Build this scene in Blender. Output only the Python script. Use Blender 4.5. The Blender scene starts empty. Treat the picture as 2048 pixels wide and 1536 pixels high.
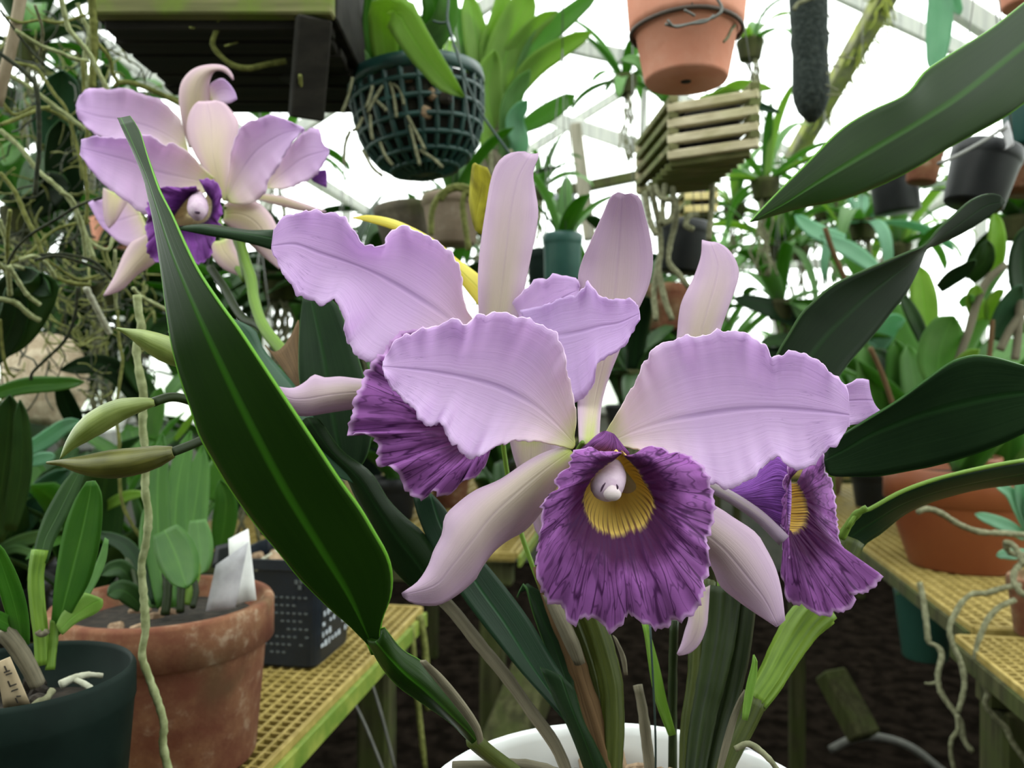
import bpy, math, random
import numpy as np
from mathutils import Vector, Matrix

# ------------------------------------------------------------------ camera, sky, exposure
F, CX, CY, CZ = 1607.0, 1024.0, 768.0, 1.25
scene = bpy.context.scene
COL = scene.collection
cam_data = bpy.data.cameras.new('camera')
cam = bpy.data.objects.new('camera', cam_data)
COL.objects.link(cam)
cam.location = (0, 0, CZ)
cam.rotation_euler = (math.pi / 2, 0, 0)
cam_data.sensor_width = 36.0
cam_data.lens = 36.0 * F / 2048.0
cam_data.clip_start = 0.01
cam_data.dof.use_dof = True
cam_data.dof.focus_distance = 0.345
cam_data.dof.aperture_fstop = 12.5
scene.camera = cam

SKY = 4.2
world = bpy.data.worlds.new('overcast_sky')
scene.world = world
world.use_nodes = True
wn = world.node_tree
wn.nodes.clear()
w_out = wn.nodes.new('ShaderNodeOutputWorld')
w_bg = wn.nodes.new('ShaderNodeBackground')
w_tc = wn.nodes.new('ShaderNodeTexCoord')
w_sep = wn.nodes.new('ShaderNodeSeparateXYZ')
w_rmp = wn.nodes.new('ShaderNodeValToRGB')
wn.links.new(w_tc.outputs['Generated'], w_sep.inputs[0])
wn.links.new(w_sep.outputs['Z'], w_rmp.inputs[0])
w_rmp.color_ramp.elements[0].position = 0.0
w_rmp.color_ramp.elements[0].color = (0.45, 0.50, 0.42, 1)     # hazy ground and hedges outside
w_rmp.color_ramp.elements[1].position = 0.06
w_rmp.color_ramp.elements[1].color = (0.97, 1.0, 0.98, 1)      # overcast sky
wn.links.new(w_rmp.outputs[0], w_bg.inputs[0])
w_bg.inputs[1].default_value = SKY
wn.links.new(w_bg.outputs[0], w_out.inputs[0])

vs = scene.view_settings
vs.view_transform = 'Standard'
vs.look = 'None'
vs.exposure = 0.0
vs.gamma = 1.0
vs.use_curve_mapping = False
scene.cycles.use_denoising = True
scene.cycles.max_bounces = 8
scene.cycles.diffuse_bounces = 4
scene.cycles.transparent_max_bounces = 16
scene.cycles.sample_clamp_indirect = 6.0
try:
    world.cycles.sampling_method = 'AUTOMATIC'
except Exception:
    pass

RNG = random.Random(7)
NR = np.random.RandomState(11)

# ------------------------------------------------------------------ helpers
def P(x, y, d):
    """a point seen at photo pixel (x, y), d metres down the view axis, as a world position"""
    return np.array([(x - CX) / F * d, d, CZ - (y - CY) / F * d])

def T(ox, oy, s, *pts):
    return [(ox + p[0] / s, oy + p[1] / s) + tuple(p[2:]) for p in pts]

def curve(pts, d0, d1, n, smooth=True):
    """resample a polyline of (x, y[, d]) to n world points, evenly along its length"""
    a = np.array([(p[0], p[1]) for p in pts], float)
    seg = np.r_[0, np.cumsum(np.hypot(*(a[1:] - a[:-1]).T))]
    t = seg / max(seg[-1], 1e-9)
    dd = np.array([p[2] if len(p) > 2 else d0 + (d1 - d0) * tt for p, tt in zip(pts, t)])
    q = np.c_[a, dd]
    if smooth and len(q) > 2:
        e = np.vstack([2 * q[0] - q[1], q, 2 * q[-1] - q[-2]])
        out = []
        for i in range(1, len(e) - 2):
            p0, p1, p2, p3 = e[i - 1], e[i], e[i + 1], e[i + 2]
            for k in range(8):
                s = k / 8.0
                out.append(0.5 * (2 * p1 + (p2 - p0) * s + (2 * p0 - 5 * p1 + 4 * p2 - p3) * s * s + (3 * p1 - p0 - 3 * p2 + p3) * s ** 3))
        out.append(q[-1])
        q = np.array(out)
    seg = np.r_[0, np.cumsum(np.hypot(*(q[1:, :2] - q[:-1, :2]).T))]
    u = np.linspace(0, seg[-1], n)
    r = np.c_[np.interp(u, seg, q[:, 0]), np.interp(u, seg, q[:, 1]), np.interp(u, seg, q[:, 2])]
    return np.array([P(*p) for p in r])

OFF = {}
class MB:
    def __init__(self):
        self.v, self.f, self.uv = [], [], []
    def grid(self, pts, close=False, uv=None):
        nu, nv = pts.shape[:2]
        b = len(self.v)
        for i in range(nu):
            for j in range(nv):
                self.v.append(tuple(pts[i, j]))
                self.uv.append(uv[i][j] if uv is not None else (i / max(nu - 1, 1), j / max(nv - 1, 1)))
        for i in range(nu - 1):
            for j in range(nv - 1 + (1 if close else 0)):
                j2 = (j + 1) % nv
                self.f.append((b + i * nv + j, b + i * nv + j2, b + (i + 1) * nv + j2, b + (i + 1) * nv + j))
        return self
    def poly(self, pts, uvs=None):
        b = len(self.v)
        for k, p in enumerate(pts):
            self.v.append(tuple(p)); self.uv.append(uvs[k] if uvs else (0.5, 0.5))
        self.f.append(tuple(range(b, b + len(pts))))
        return self
    def box(self, c, sx, sy, sz, rot=None, bev=None):
        """chamfered box of full sizes sx sy sz about c"""
        b0 = len(self.v)
        hx, hy, hz = sx / 2, sy / 2, sz / 2
        b = min(hx, hy, hz) * 0.22 if bev is None else bev
        idx = {}
        for x in (-1, 1):
            for y in (-1, 1):
                for z in (-1, 1):
                    for k, q in enumerate(((hx, hy - b, hz - b), (hx - b, hy, hz - b), (hx - b, hy - b, hz))):
                        p = Vector((x * q[0], y * q[1], z * q[2]))
                        if rot is not None:
                            p = rot @ p
                        idx[(x, y, z, k)] = len(self.v)
                        self.v.append((c[0] + p[0], c[1] + p[1], c[2] + p[2]))
                        self.uv.append((x * .5 + .5, z * .5 + .5))
        for x in (-1, 1):
            self.f.append(tuple(idx[(x, y, z, 0)] for y, z in ((-1, -1), (1, -1), (1, 1), (-1, 1))))
            self.f.append(tuple(idx[(y, x, z, 1)] for y, z in ((-1, -1), (1, -1), (1, 1), (-1, 1))))
            self.f.append(tuple(idx[(y, z, x, 2)] for y, z in ((-1, -1), (1, -1), (1, 1), (-1, 1))))
            for y in (-1, 1):
                self.f.append((idx[(x, y, -1, 0)], idx[(x, y, 1, 0)], idx[(x, y, 1, 1)], idx[(x, y, -1, 1)]))
                self.f.append((idx[(x, -1, y, 0)], idx[(x, 1, y, 0)], idx[(x, 1, y, 2)], idx[(x, -1, y, 2)]))
                self.f.append((idx[(-1, x, y, 1)], idx[(1, x, y, 1)], idx[(1, x, y, 2)], idx[(-1, x, y, 2)]))
                for z in (-1, 1):
                    self.f.append(tuple(idx[(x, y, z, k)] for k in range(3)))
        return self
    def bar(self, a, b, w, h, up=(0, 0, 1)):
        a, b = Vector(a), Vector(b)
        x = (b - a); L = x.length; x.normalize()
        u = Vector(up); y = u.cross(x)
        if y.length < 1e-4:
            y = Vector((0, 1, 0)).cross(x)
        y.normalize(); z = x.cross(y)
        m = Matrix((x, y, z)).transposed()
        return self.box((a + b) / 2, L, w, h, m)
    def tube(self, c, r, seg=8, cap=True, wob=0.0, squash=None, rib=None, seed=0):
        c = np.asarray(c, float); n = len(c)
        r = np.broadcast_to(np.asarray(r, float), (n,))
        t = np.gradient(c, axis=0); t /= np.linalg.norm(t, axis=1)[:, None] + 1e-12
        ref = np.array([0, 0, 1.0]) if abs(t[0][2]) < .9 else np.array([1.0, 0, 0])
        nrm = np.cross(t[0], ref); nrm /= np.linalg.norm(nrm)
        g = np.zeros((n, seg, 3)); rs = np.random.RandomState(seed)
        for i in range(n):
            nrm = nrm - t[i] * np.dot(nrm, t[i]); nrm /= np.linalg.norm(nrm) + 1e-12
            bi = np.cross(t[i], nrm)
            k = r[i] * (1 + wob * (rs.rand() - .5))
            for j in range(seg):
                a = 2 * math.pi * j / seg
                q = k * (1 + (rib[0] * math.cos(rib[1] * a) if rib else 0))
                g[i, j] = c[i] + q * (math.cos(a) * nrm + math.sin(a) * bi * (squash or 1))
        b = len(self.v)
        self.grid(g, close=True, uv=[[(i / (n - 1), j / seg) for j in range(seg)] for i in range(n)])
        if cap:
            self.f.append(tuple(b + j for j in range(seg))[::-1])
            self.f.append(tuple(b + (n - 1) * seg + j for j in range(seg)))
        return self
    def lathe(self, prof, c, seg=32, tilt=None):
        n = len(prof); g = np.zeros((n, seg, 3))
        for i, (r, z) in enumerate(prof):
            for j in range(seg):
                a = 2 * math.pi * j / seg
                p = Vector((r * math.cos(a), r * math.sin(a), z))
                if tilt is not None:
                    p = tilt @ p
                g[i, j] = (c[0] + p[0], c[1] + p[1], c[2] + p[2])
        return self.grid(g, close=True, uv=[[(i / (n - 1), j / seg) for j in range(seg)] for i in range(n)])
    def build(self, name, mat, parent=None, smooth=True, thick=0.0, kind=None, label=None, off=0.0):
        o0 = np.array(OFF.get(parent.name, (0, 0, 0)) if parent else (0, 0, 0))
        me = bpy.data.meshes.new(name)
        V = np.array(self.v) - o0
        me.from_pydata(V.tolist(), [], self.f)
        ul = me.uv_layers.new(name='UVMap')
        li = np.zeros(len(me.loops), np.int32); me.loops.foreach_get('vertex_index', li)
        ul.data.foreach_set('uv', np.array(self.uv, np.float32)[li].ravel())
        if smooth:
            me.polygons.foreach_set('use_smooth', np.ones(len(me.polygons), bool))
        me.materials.append(mat)
        me.update()
        o = bpy.data.objects.new(name, me)
        COL.objects.link(o)
        if parent:
            o.parent = parent
            OFF[o.name] = tuple(o0)
        if thick:
            s = o.modifiers.new('thickness', 'SOLIDIFY'); s.thickness = thick; s.offset = off
        if kind: o['kind'] = kind
        if label: o['label'] = label
        return o

def thing(name, label, cat, loc, group=None):
    o = bpy.data.objects.new(name, None)
    o.empty_display_size = 0.02
    COL.objects.link(o)
    o.location = tuple(float(q) for q in loc)
    OFF[o.name] = tuple(loc)
    return tag(o, label, cat, group)

def tag(o, label, cat, group=None):
    o['label'] = label; o['category'] = cat
    if group: o['group'] = group
    return o

def struct(o):
    o['kind'] = 'structure'
    return o

def wave(u, n, seed):
    rs = np.random.RandomState(seed)
    return sum(np.sin(2 * math.pi * (n * k * u) + rs.rand() * 6.28) * a for k, a in ((1, .6), (1.73, .4), (2.9, .22)))

def sheet_pts(L, M, R, d0, d1, nu=36, nv=13, dl=0.0, dr=0.0, bulge=0.0, fold=0.0, ruf=0.0, rn=3.0, jag=0.0, seed=0):
    l, m, r = (curve(q, d0, d1, nu) for q in (L, M, R))
    eye = np.array([0, 0, CZ])
    u = np.linspace(0, 1, nu)
    env = np.sin(math.pi * u)[:, None]
    def ray(p):
        q = p - eye
        return q / np.linalg.norm(q, axis=1)[:, None]
    l = l + ray(l) * dl * env; r = r + ray(r) * dr * env
    g = np.zeros((nu, nv, 3))
    for j, v in enumerate(np.linspace(-1, 1, nv)):
        q = l * (.5 * v * (v - 1)) + m * (1 - v * v) + r * (.5 * v * (v + 1))
        w = (l * -v + m * (1 + v)) if v < 0 else (r * v + m * (1 - v))
        p = q * (1 - fold) + w * fold
        dis = np.zeros(nu)
        if bulge: dis += bulge * (1 - v * v) * env[:, 0]
        if ruf: dis += ruf * abs(v) ** 2.2 * np.minimum(1, 3 * u) * wave(u, rn, seed + (0 if v < 0 else 5))
        p = p + ray(p) * dis[:, None]
        if jag and abs(v) > .8:
            side = (r - l); side /= np.linalg.norm(side, axis=1)[:, None] + 1e-9
            p = p + side * (jag * (abs(v) - .8) / .2 * np.minimum(1, 4 * u) * (wave(u, 11, seed + 9 + (v > 0)) * .7 + wave(u, 23, seed + 19 + (v > 0)) * .4))[:, None]
        g[:, j] = p
    return g

def sheet(name, L, M, R, d0, d1, mat, parent, thick=0.0007, label=None, kind=None, **kw):
    m = MB().grid(sheet_pts(L, M, R, d0, d1, **kw))
    return m.build(name, mat, parent, thick=thick, label=label, kind=kind)

def ribbon(M, w, d0, d1, tw=0.0, prof=None):
    """L and R edge lines of a strap of width w px (max) about the midline M, turned by tw in depth"""
    a = np.array([(p[0], p[1]) for p in M], float)
    n = len(a)
    t = np.gradient(a, axis=0); t /= np.linalg.norm(t, axis=1)[:, None] + 1e-9
    nr = np.c_[-t[:, 1], t[:, 0]]
    seg = np.r_[0, np.cumsum(np.hypot(*(a[1:] - a[:-1]).T))]; u = seg / seg[-1]
    pr = np.array([prof(x) if prof else (0.30 + 0.70 * math.sin(math.pi * min(1, .12 + x * .86)) ** .8) * (1 if x < .999 else .12) for x in u])
    dm = [M[i][2] if len(M[i]) > 2 else d0 + (d1 - d0) * u[i] for i in range(n)]
    dw = tw * w * .5 * np.array(dm) / F
    Lq = [tuple(a[i] - nr[i] * w * .5 * pr[i]) + (dm[i] - dw[i] * pr[i],) for i in range(n)]
    Rq = [tuple(a[i] + nr[i] * w * .5 * pr[i]) + (dm[i] + dw[i] * pr[i],) for i in range(n)]
    Mq = [tuple(a[i]) + (dm[i],) for i in range(n)]
    return Lq, Mq, Rq

def dens(M, n):
    c = curve(M, .5, .5, n)
    return [((p[0] / p[1]) * F + CX, CY - (p[2] - CZ) / p[1] * F) + ((p[1],) if len(M[0]) > 2 else ()) for p in c]

def strap(name, M, w, d0, d1, mat, parent, tw=0.4, fold=.55, keel=0.10, nu=16, thick=0.001, label=None, prof=None, nv=7, wavy=0.0, seed=0):
    """a long leaf: midline in px, width in px, depth from base to tip"""
    L, Mq, R = ribbon(dens(M, 10), w, d0, d1, tw, prof)
    k = keel * w * .5 * (d0 + d1) / F
    Mq = [(p[0], p[1], p[2] + k) for p in Mq]
    return sheet(name, L, Mq, R, d0, d1, mat, parent, thick=thick, nu=nu, nv=nv, fold=fold, label=label, ruf=wavy, seed=seed)

def root(name, pts, d0, d1, r, mat, parent, n=None, seg=7, wob=.22, r1=None, seed=0, label=None, squash=None, rib=None):
    """a tube along px points; r px at the start, r1 px at the end"""
    n = n or max(8, 5 * len(pts))
    c = curve(pts, d0, d1, n)
    rr = np.linspace(r, r if r1 is None else r1, n) * c[:, 1] / F
    return MB().tube(c, rr, 32 if rib else seg, wob=wob, seed=seed, squash=squash, rib=rib).build(name, mat, parent, label=label)

# ------------------------------------------------------------------ materials
class NT:
    def __init__(self, name):
        self.m = bpy.data.materials.new(name); self.m.use_nodes = True
        self.t = self.m.node_tree; self.t.nodes.clear()
        self.out = self.t.nodes.new('ShaderNodeOutputMaterial')
    def n(self, k, **kw):
        x = self.t.nodes.new(k)
        for a, b in kw.items(): setattr(x, a, b)
        return x
    def put(self, sock, v):
        if hasattr(v, 'links') or isinstance(v, bpy.types.NodeSocket):
            self.t.links.new(v, sock)
        elif isinstance(v, (tuple, list)) and sock.type == 'RGBA' and len(v) == 3:
            sock.default_value = (*v, 1)
        else:
            sock.default_value = v
    def math(self, op, a, b=0.0, c=None, clamp=False):
        x = self.n('ShaderNodeMath', operation=op); x.use_clamp = clamp
        self.put(x.inputs[0], a); self.put(x.inputs[1], b)
        if c is not None: self.put(x.inputs[2], c)
        return x.outputs[0]
    def mix(self, f, a, b):
        x = self.n('ShaderNodeMix', data_type='RGBA')
        self.put(x.inputs[0], f); self.put(x.inputs[6], a); self.put(x.inputs[7], b)
        return x.outputs[2]
    def ramp(self, f, stops):
        x = self.n('ShaderNodeValToRGB'); self.put(x.inputs[0], f)
        e = x.color_ramp.elements
        while len(e) < len(stops): e.new(0.5)
        for q, (p, c) in zip(e, stops):
            q.position = p; q.color = (*c, 1) if not isinstance(c, float) else (c, c, c, 1)
        return x.outputs[0]
    def uv(self):
        x = self.n('ShaderNodeUVMap'); s = self.n('ShaderNodeSeparateXYZ')
        self.t.links.new(x.outputs[0], s.inputs[0])
        return s.outputs[0], s.outputs[1]
    def vec(self, x=0.0, y=0.0, z=0.0):
        c = self.n('ShaderNodeCombineXYZ')
        for i, q in enumerate((x, y, z)): self.put(c.inputs[i], q)
        return c.outputs[0]
    def noise(self, v, scale=5.0, detail=3.0, rough=.5, dist=0.0):
        x = self.n('ShaderNodeTexNoise')
        if v is not None: self.put(x.inputs['Vector'], v)
        x.inputs['Scale'].default_value = scale; x.inputs['Detail'].default_value = detail
        x.inputs['Roughness'].default_value = rough; x.inputs['Distortion'].default_value = dist
        return x.outputs[0]
    def obj(self):
        return self.n('ShaderNodeNewGeometry').outputs['Position']
    def rand(self):
        return self.n('ShaderNodeObjectInfo').outputs['Random']
    def step(self, x, a, b):
        r = self.n('ShaderNodeMapRange'); r.interpolation_type = 'SMOOTHSTEP'
        self.put(r.inputs[0], x); r.inputs[1].default_value = a; r.inputs[2].default_value = b
        return r.outputs[0]
    def bump(self, h, s=.3, dist=.001):
        b = self.n('ShaderNodeBump'); b.inputs['Strength'].default_value = s; b.inputs['Distance'].default_value = dist
        self.put(b.inputs['Height'], h)
        return b.outputs[0]
    def shade(self, col, rough=.5, spec=.5, trans=0.0, tcol=None, bump=None, sheen=0.0, metal=0.0, coat=0.0):
        p = self.n('ShaderNodeBsdfPrincipled')
        self.put(p.inputs['Base Color'], col); self.put(p.inputs['Roughness'], rough)
        p.inputs['Specular IOR Level'].default_value = spec; p.inputs['Metallic'].default_value = metal
        if sheen: p.inputs['Sheen Weight'].default_value = sheen
        if coat: p.inputs['Coat Weight'].default_value = coat
        if bump is not None: self.put(p.inputs['Normal'], bump)
        res = p.outputs[0]
        if trans:
            tr = self.n('ShaderNodeBsdfTranslucent'); self.put(tr.inputs[0], tcol if tcol is not None else col)
            if bump is not None: self.put(tr.inputs['Normal'], bump)
            mx = self.n('ShaderNodeMixShader'); self.put(mx.inputs[0], trans)
            self.t.links.new(res, mx.inputs[1]); self.t.links.new(tr.outputs[0], mx.inputs[2]); res = mx.outputs[0]
        self.t.links.new(res, self.out.inputs[0])
        return self.m

def S(r, g, b):
    """sRGB 0-255 to linear"""
    f = lambda c: (c / 255 / 12.92) if c <= 10 else ((c / 255 + .055) / 1.055) ** 2.4
    return (f(r), f(g), f(b))

def mat_leaf(name, dark, light, rough=.38, trans=.22, tcol=None, rib=None, streak=.5, spec=.22, edge=None):
    t = NT(name); u, v = t.uv()
    st = t.noise(t.vec(t.math('MULTIPLY', v, 34.0), t.math('MULTIPLY', u, 1.6), t.math('MULTIPLY', t.rand(), 9.0)), 1.0, 3)
    bl = t.noise(t.vec(t.math('MULTIPLY', v, 2.0), t.math('MULTIPLY', u, 4.0), t.math('MULTIPLY', t.rand(), 31.0)), 1.0, 3)
    f = t.math('ADD', t.math('MULTIPLY', st, streak), t.math('MULTIPLY', bl, 1 - streak * .6), clamp=True)
    c = t.mix(t.step(f, .3, .85), dark, light)
    c = t.mix(t.math('MULTIPLY', t.rand(), .35), c, tuple(q * .55 for q in dark))
    ce = t.math('ABSOLUTE', t.math('SUBTRACT', v, .5))
    if rib is not None:
        c = t.mix(t.math('MULTIPLY', t.math('SUBTRACT', 1.0, t.step(ce, .012, .06)), .75), c, rib)
    if edge is not None: c = t.mix(t.step(ce, .480, .494), c, edge)  # lighter margin painted in, imitating light glowing through the leaf rim
    h = t.math('ADD', t.math('MULTIPLY', st, .4), t.step(ce, 0.0, .05))
    return t.shade(c, rough, spec, trans, tcol or tuple(min(1, q * k) for q, k in zip(light, (2.0, 2.0, .8))), t.bump(h, .25, .0012))

def mat_petal(name, base, mid, tip, vein, vein_amt=.35, trans=.35, rib_amt=.35, sep=False):
    t = NT(name); u, v = t.uv()
    c = t.ramp(u, [(0.0, base[0]), (.12, base[1]), (.38 if not sep else .62, mid), (1.0, tip)])
    ce = t.math('ABSOLUTE', t.math('SUBTRACT', v, .5))
    if sep:                                              # sepals keep a pale cream core, lilac margins
        c = t.mix(t.math('MULTIPLY', t.step(ce, .10, .46), .8), c, tip)
    # fan of fine veins that spread from the base and branch to the edge
    w = t.noise(t.vec(t.math('MULTIPLY', v, 46.0), t.math('MULTIPLY', u, 3.2), 0.0), 1.0, 4, .6, .4)
    ed = t.math('MULTIPLY', t.step(u, .35, .95), t.math('ADD', t.math('MULTIPLY', ce, 1.6), .35, clamp=True))
    wv = t.noise(t.vec(t.math('MULTIPLY', v, 30.0), t.math('MULTIPLY', u, 5.0), 5.0), 1.0, 2, .5, .5)
    ln = t.math('SUBTRACT', 1.0, t.step(t.math('ABSOLUTE', t.math('SUBTRACT', wv, .5)), .002, .022))
    pt = t.step(t.noise(t.vec(t.math('MULTIPLY', v, 7.0), t.math('MULTIPLY', u, 5.0), 9.0), 1.0, 2), .46, .62)
    vm = t.math('MULTIPLY', t.math('MAXIMUM', t.math('MULTIPLY', t.step(w, .58, .70), .5), t.math('MULTIPLY', ln, pt)), t.math('MULTIPLY', ed, vein_amt))
    c = t.mix(vm, c, vein)
    w2 = t.noise(t.vec(t.math('MULTIPLY', v, 9.0), t.math('MULTIPLY', u, 2.0), 3.0), 1.0, 3)
    c = t.mix(t.math('MULTIPLY', t.step(w2, .35, .75), .18), c, tuple(min(1, q * 1.25) for q in mid))
    rb = t.math('MULTIPLY', t.math('SUBTRACT', 1.0, t.step(ce, .003, .028)), t.math('MULTIPLY', t.step(u, .15, .45), rib_amt))
    c = t.mix(rb, c, vein)
    h = t.math('ADD', t.math('MULTIPLY', w, .5), t.math('MULTIPLY', t.step(ce, 0.0, .04), .6))
    return t.shade(c, .55, .25, trans, c, t.bump(h, .3, .0016))

def mat_lip(name, body, dark, vein, edge, throat, line, yel=(.26, .40), veins=1.0):
    t = NT(name); u, v = t.uv()
    jit = t.noise(t.vec(t.math('MULTIPLY', v, 40.0), 0.0, 0.0), 1.0, 2)
    uu = t.math('ADD', u, t.math('MULTIPLY', t.math('SUBTRACT', jit, .5), .10))
    w2 = t.noise(t.vec(t.math('MULTIPLY', v, 14.0), t.math('MULTIPLY', u, 5.0), 2.0), 1.0, 3)
    bc = t.mix(t.math('MULTIPLY', t.step(w2, .42, .72), .45), body, tuple(min(1, q * 1.6) for q in body))
    c = t.mix(t.step(t.math('ADD', uu, t.math('MULTIPLY', t.math('SUBTRACT', w2, .5), .25)), yel[1] + .10, yel[1] + .40), dark, bc)
    w = t.noise(t.vec(t.math('MULTIPLY', v, 34.0), t.math('MULTIPLY', u, 1.5), 0.0), 1.0, 1, .5, .25)
    wb = t.noise(t.vec(t.math('MULTIPLY', v, 60.0), t.math('MULTIPLY', u, 3.6), 7.0), 1.0, 1, .5, .4)
    for q, s_, wd in ((w, .85, .036), (wb, .55, .040)):
        ln = t.math('SUBTRACT', 1.0, t.step(t.math('ABSOLUTE', t.math('SUBTRACT', q, .5)), .004, wd))
        c = t.mix(t.math('MULTIPLY', ln, s_ * veins), c, vein)
    c = t.mix(t.step(u, .955, .99), c, edge)
    wl = t.math('SINE', t.math('ADD', t.math('MULTIPLY', v, 250.0), t.math('MULTIPLY', jit, 5.0)))
    tc = t.mix(t.math('MULTIPLY', t.step(wl, .45, .95), t.math('MULTIPLY', t.step(u, .08, .3), .8)), throat, line)
    c = t.mix(t.step(uu, yel[0] + .04, yel[1]), tc, c)
    return t.shade(c, .6, .2, .12, c, t.bump(t.math('ADD', t.math('MULTIPLY', w, .8), t.math('MULTIPLY', w2, .5)), .7, .002))

def mat_plain(name, a, b=None, scale=40.0, rough=.6, bump=.2, spec=.4, metal=0.0, coat=0.0, trans=0.0, stretch=(1, 1, 1), dist=.002):
    t = NT(name); pos = t.obj()
    mp = t.n('ShaderNodeMapping'); mp.inputs['Scale'].default_value = stretch
    t.put(mp.inputs[0], pos)
    nz = t.noise(mp.outputs[0], scale, 4, .6)
    c = t.mix(t.step(nz, .35, .68), a, b or a)
    return t.shade(c, rough, spec, trans, None, t.bump(nz, bump, dist) if bump else None, metal=metal, coat=coat)

def mat_root(name, a, b, tip=None):
    t = NT(name); u, v = t.uv()
    nz = t.noise(t.obj(), 160.0, 4)
    c = t.mix(t.step(nz, .35, .7), a, b)
    return t.shade(c, .75, .2, 0, None, t.bump(nz, .4, .0015))

def mat_clay(name, a, b, salt, moss=None, amt=.5):
    t = NT(name); pos = t.obj()
    n1 = t.noise(pos, 26.0, 5, .65); n2 = t.noise(pos, 90.0, 4, .6); n3 = t.noise(pos, 9.0, 3)
    c = t.mix(t.step(n1, .35, .7), a, b)
    c = t.mix(t.math('MULTIPLY', t.step(t.math('ADD', t.math('MULTIPLY', n1, .6), t.math('MULTIPLY', n2, .4)), .52, .7), amt), c, salt)
    if moss: c = t.mix(t.math('MULTIPLY', t.step(n3, .5, .7), .7), c, moss)
    return t.shade(c, .85, .2, 0, None, t.bump(t.math('ADD', n1, n2), .25, .002))

def mat_wood(name, a, b, moss=None, mamt=.6, axis=0):
    t = NT(name); pos = t.obj()
    mp = t.n('ShaderNodeMapping'); sc = [60, 60, 60]; sc[axis] = 4; mp.inputs['Scale'].default_value = sc
    t.put(mp.inputs[0], pos)
    n1 = t.noise(mp.outputs[0], 1.0, 4, .6); n3 = t.noise(pos, 18.0, 4)
    c = t.mix(t.step(n1, .35, .7), a, b)
    if moss: c = t.mix(t.math('MULTIPLY', t.step(n3, .4, .62), mamt), c, moss)
    return t.shade(c, .85, .2, 0, None, t.bump(n1, .4, .002))

LILAC = mat_petal('lilac_petal', ((.62, .66, .22), (.80, .65, .70)), (.77, .585, .84), (.72, .515, .81), (.35, .20, .45), .8, .42, .5)
LILAC_F = mat_petal('lilac_petal_fold', ((.68, .51, .79), (.68, .50, .79)), (.68, .50, .78), (.66, .46, .76), (.35, .20, .45), .75, .42, .5)
LILAC2 = mat_petal('pale_lilac_petal', ((.66, .70, .30), (.80, .68, .62)), (.74, .56, .74), (.66, .46, .76), (.40, .25, .47), .3, .40, .3)
SEPAL = mat_petal('lilac_sepal', ((.44, .52, .12), (.53, .46, .33)), (.49, .375, .395), (.52, .365, .525), (.34, .20, .38), .15, .30, .15, sep=True)
SEPAL2 = mat_petal('cream_sepal', ((.52, .60, .22), (.62, .54, .32)), (.60, .48, .40), (.60, .42, .52), (.5, .36, .45), .1, .36, .1, sep=True)
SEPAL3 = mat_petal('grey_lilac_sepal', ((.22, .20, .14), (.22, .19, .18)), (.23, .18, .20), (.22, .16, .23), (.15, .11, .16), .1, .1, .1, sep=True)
LIP = mat_lip('purple_lip', (.235, .075, .28), (.050, .003, .045), (.040, .004, .05), (.50, .28, .56), (.78, .56, .14), (.10, .01, .04), yel=(.27, .39))
LIP_OUT = mat_lip('purple_lip_back', (.22, .07, .36), (.16, .05, .26), (.07, .015, .12), (.42, .22, .52), (.20, .09, .30), (.1, .03, .16), yel=(-.3, -.2), veins=.6)
LIP2 = mat_lip('magenta_lip', (.15, .035, .22), (.10, .02, .16), (.06, .01, .10), (.28, .10, .38), (.72, .60, .36), (.3, .14, .2), yel=(.20, .36), veins=.5)
COLUMN = mat_plain('column_white', (.55, .42, .52), (.48, .34, .46), 300, .45, .1, .3, trans=.15)
ANTHER = mat_plain('anther_white', (.58, .49, .50), (.52, .42, .46), 300, .45, .1, .3)
DARKSPOT = mat_plain('dark_purple_spot', (.03, .005, .03), None, 50, .6, 0)

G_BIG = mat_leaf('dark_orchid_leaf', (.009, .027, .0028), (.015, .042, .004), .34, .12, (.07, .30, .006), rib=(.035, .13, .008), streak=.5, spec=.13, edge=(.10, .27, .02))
G_DEEP = mat_leaf('deep_green_leaf', (.008, .020, .008), (.014, .033, .012), .38, .05, (.04, .16, .01), rib=(.012, .04, .01), spec=.09, edge=(.03, .08, .02))
G_DEEP2 = mat_leaf('blackish_green_leaf', (.004, .010, .003), (.006, .016, .004), .45, .04, (.03, .10, .01), rib=(.009, .026, .007), spec=.03, edge=(.03, .06, .02))
G_TEAL = mat_leaf('blue_green_leaf', (.020, .065, .032), (.035, .10, .05), .40, .12, (.08, .28, .06), spec=.3)
G_MID = mat_leaf('mid_green_leaf', (.028, .095, .014), (.060, .155, .022), .45, .28, (.20, .50, .03), rib=(.08, .2, .03))
G_SOFT = mat_leaf('soft_green_leaf', (.090, .19, .062), (.155, .285, .10), .5, .36, (.28, .58, .09), rib=(.13, .26, .08))
G_LIME = mat_leaf('lime_green_leaf', (.14, .26, .05), (.24, .38, .09), .45, .38, (.46, .70, .12), rib=(.16, .34, .05))
G_PALE = mat_leaf('pale_blue_green_leaf', (.12, .27, .17), (.20, .38, .25), .5, .36, (.32, .66, .38))
G_YEL = mat_leaf('yellow_leaf', (.62, .50, .05), (.72, .66, .16), .5, .4, (.85, .75, .10), rib=(.5, .5, .08))
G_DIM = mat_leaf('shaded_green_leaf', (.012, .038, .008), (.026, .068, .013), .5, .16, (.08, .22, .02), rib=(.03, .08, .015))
STEM = mat_leaf('green_stem', (.06, .13, .015), (.15, .26, .03), .5, .1, streak=.9)
STEM_D = mat_leaf('dark_green_stem', (.005, .011, .0025), (.020, .034, .006), .5, .05, streak=.9)
STEM_O = mat_leaf('olive_ridged_stem', (.016, .026, .003), (.055, .070, .010), .5, .05, streak=.9)
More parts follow.
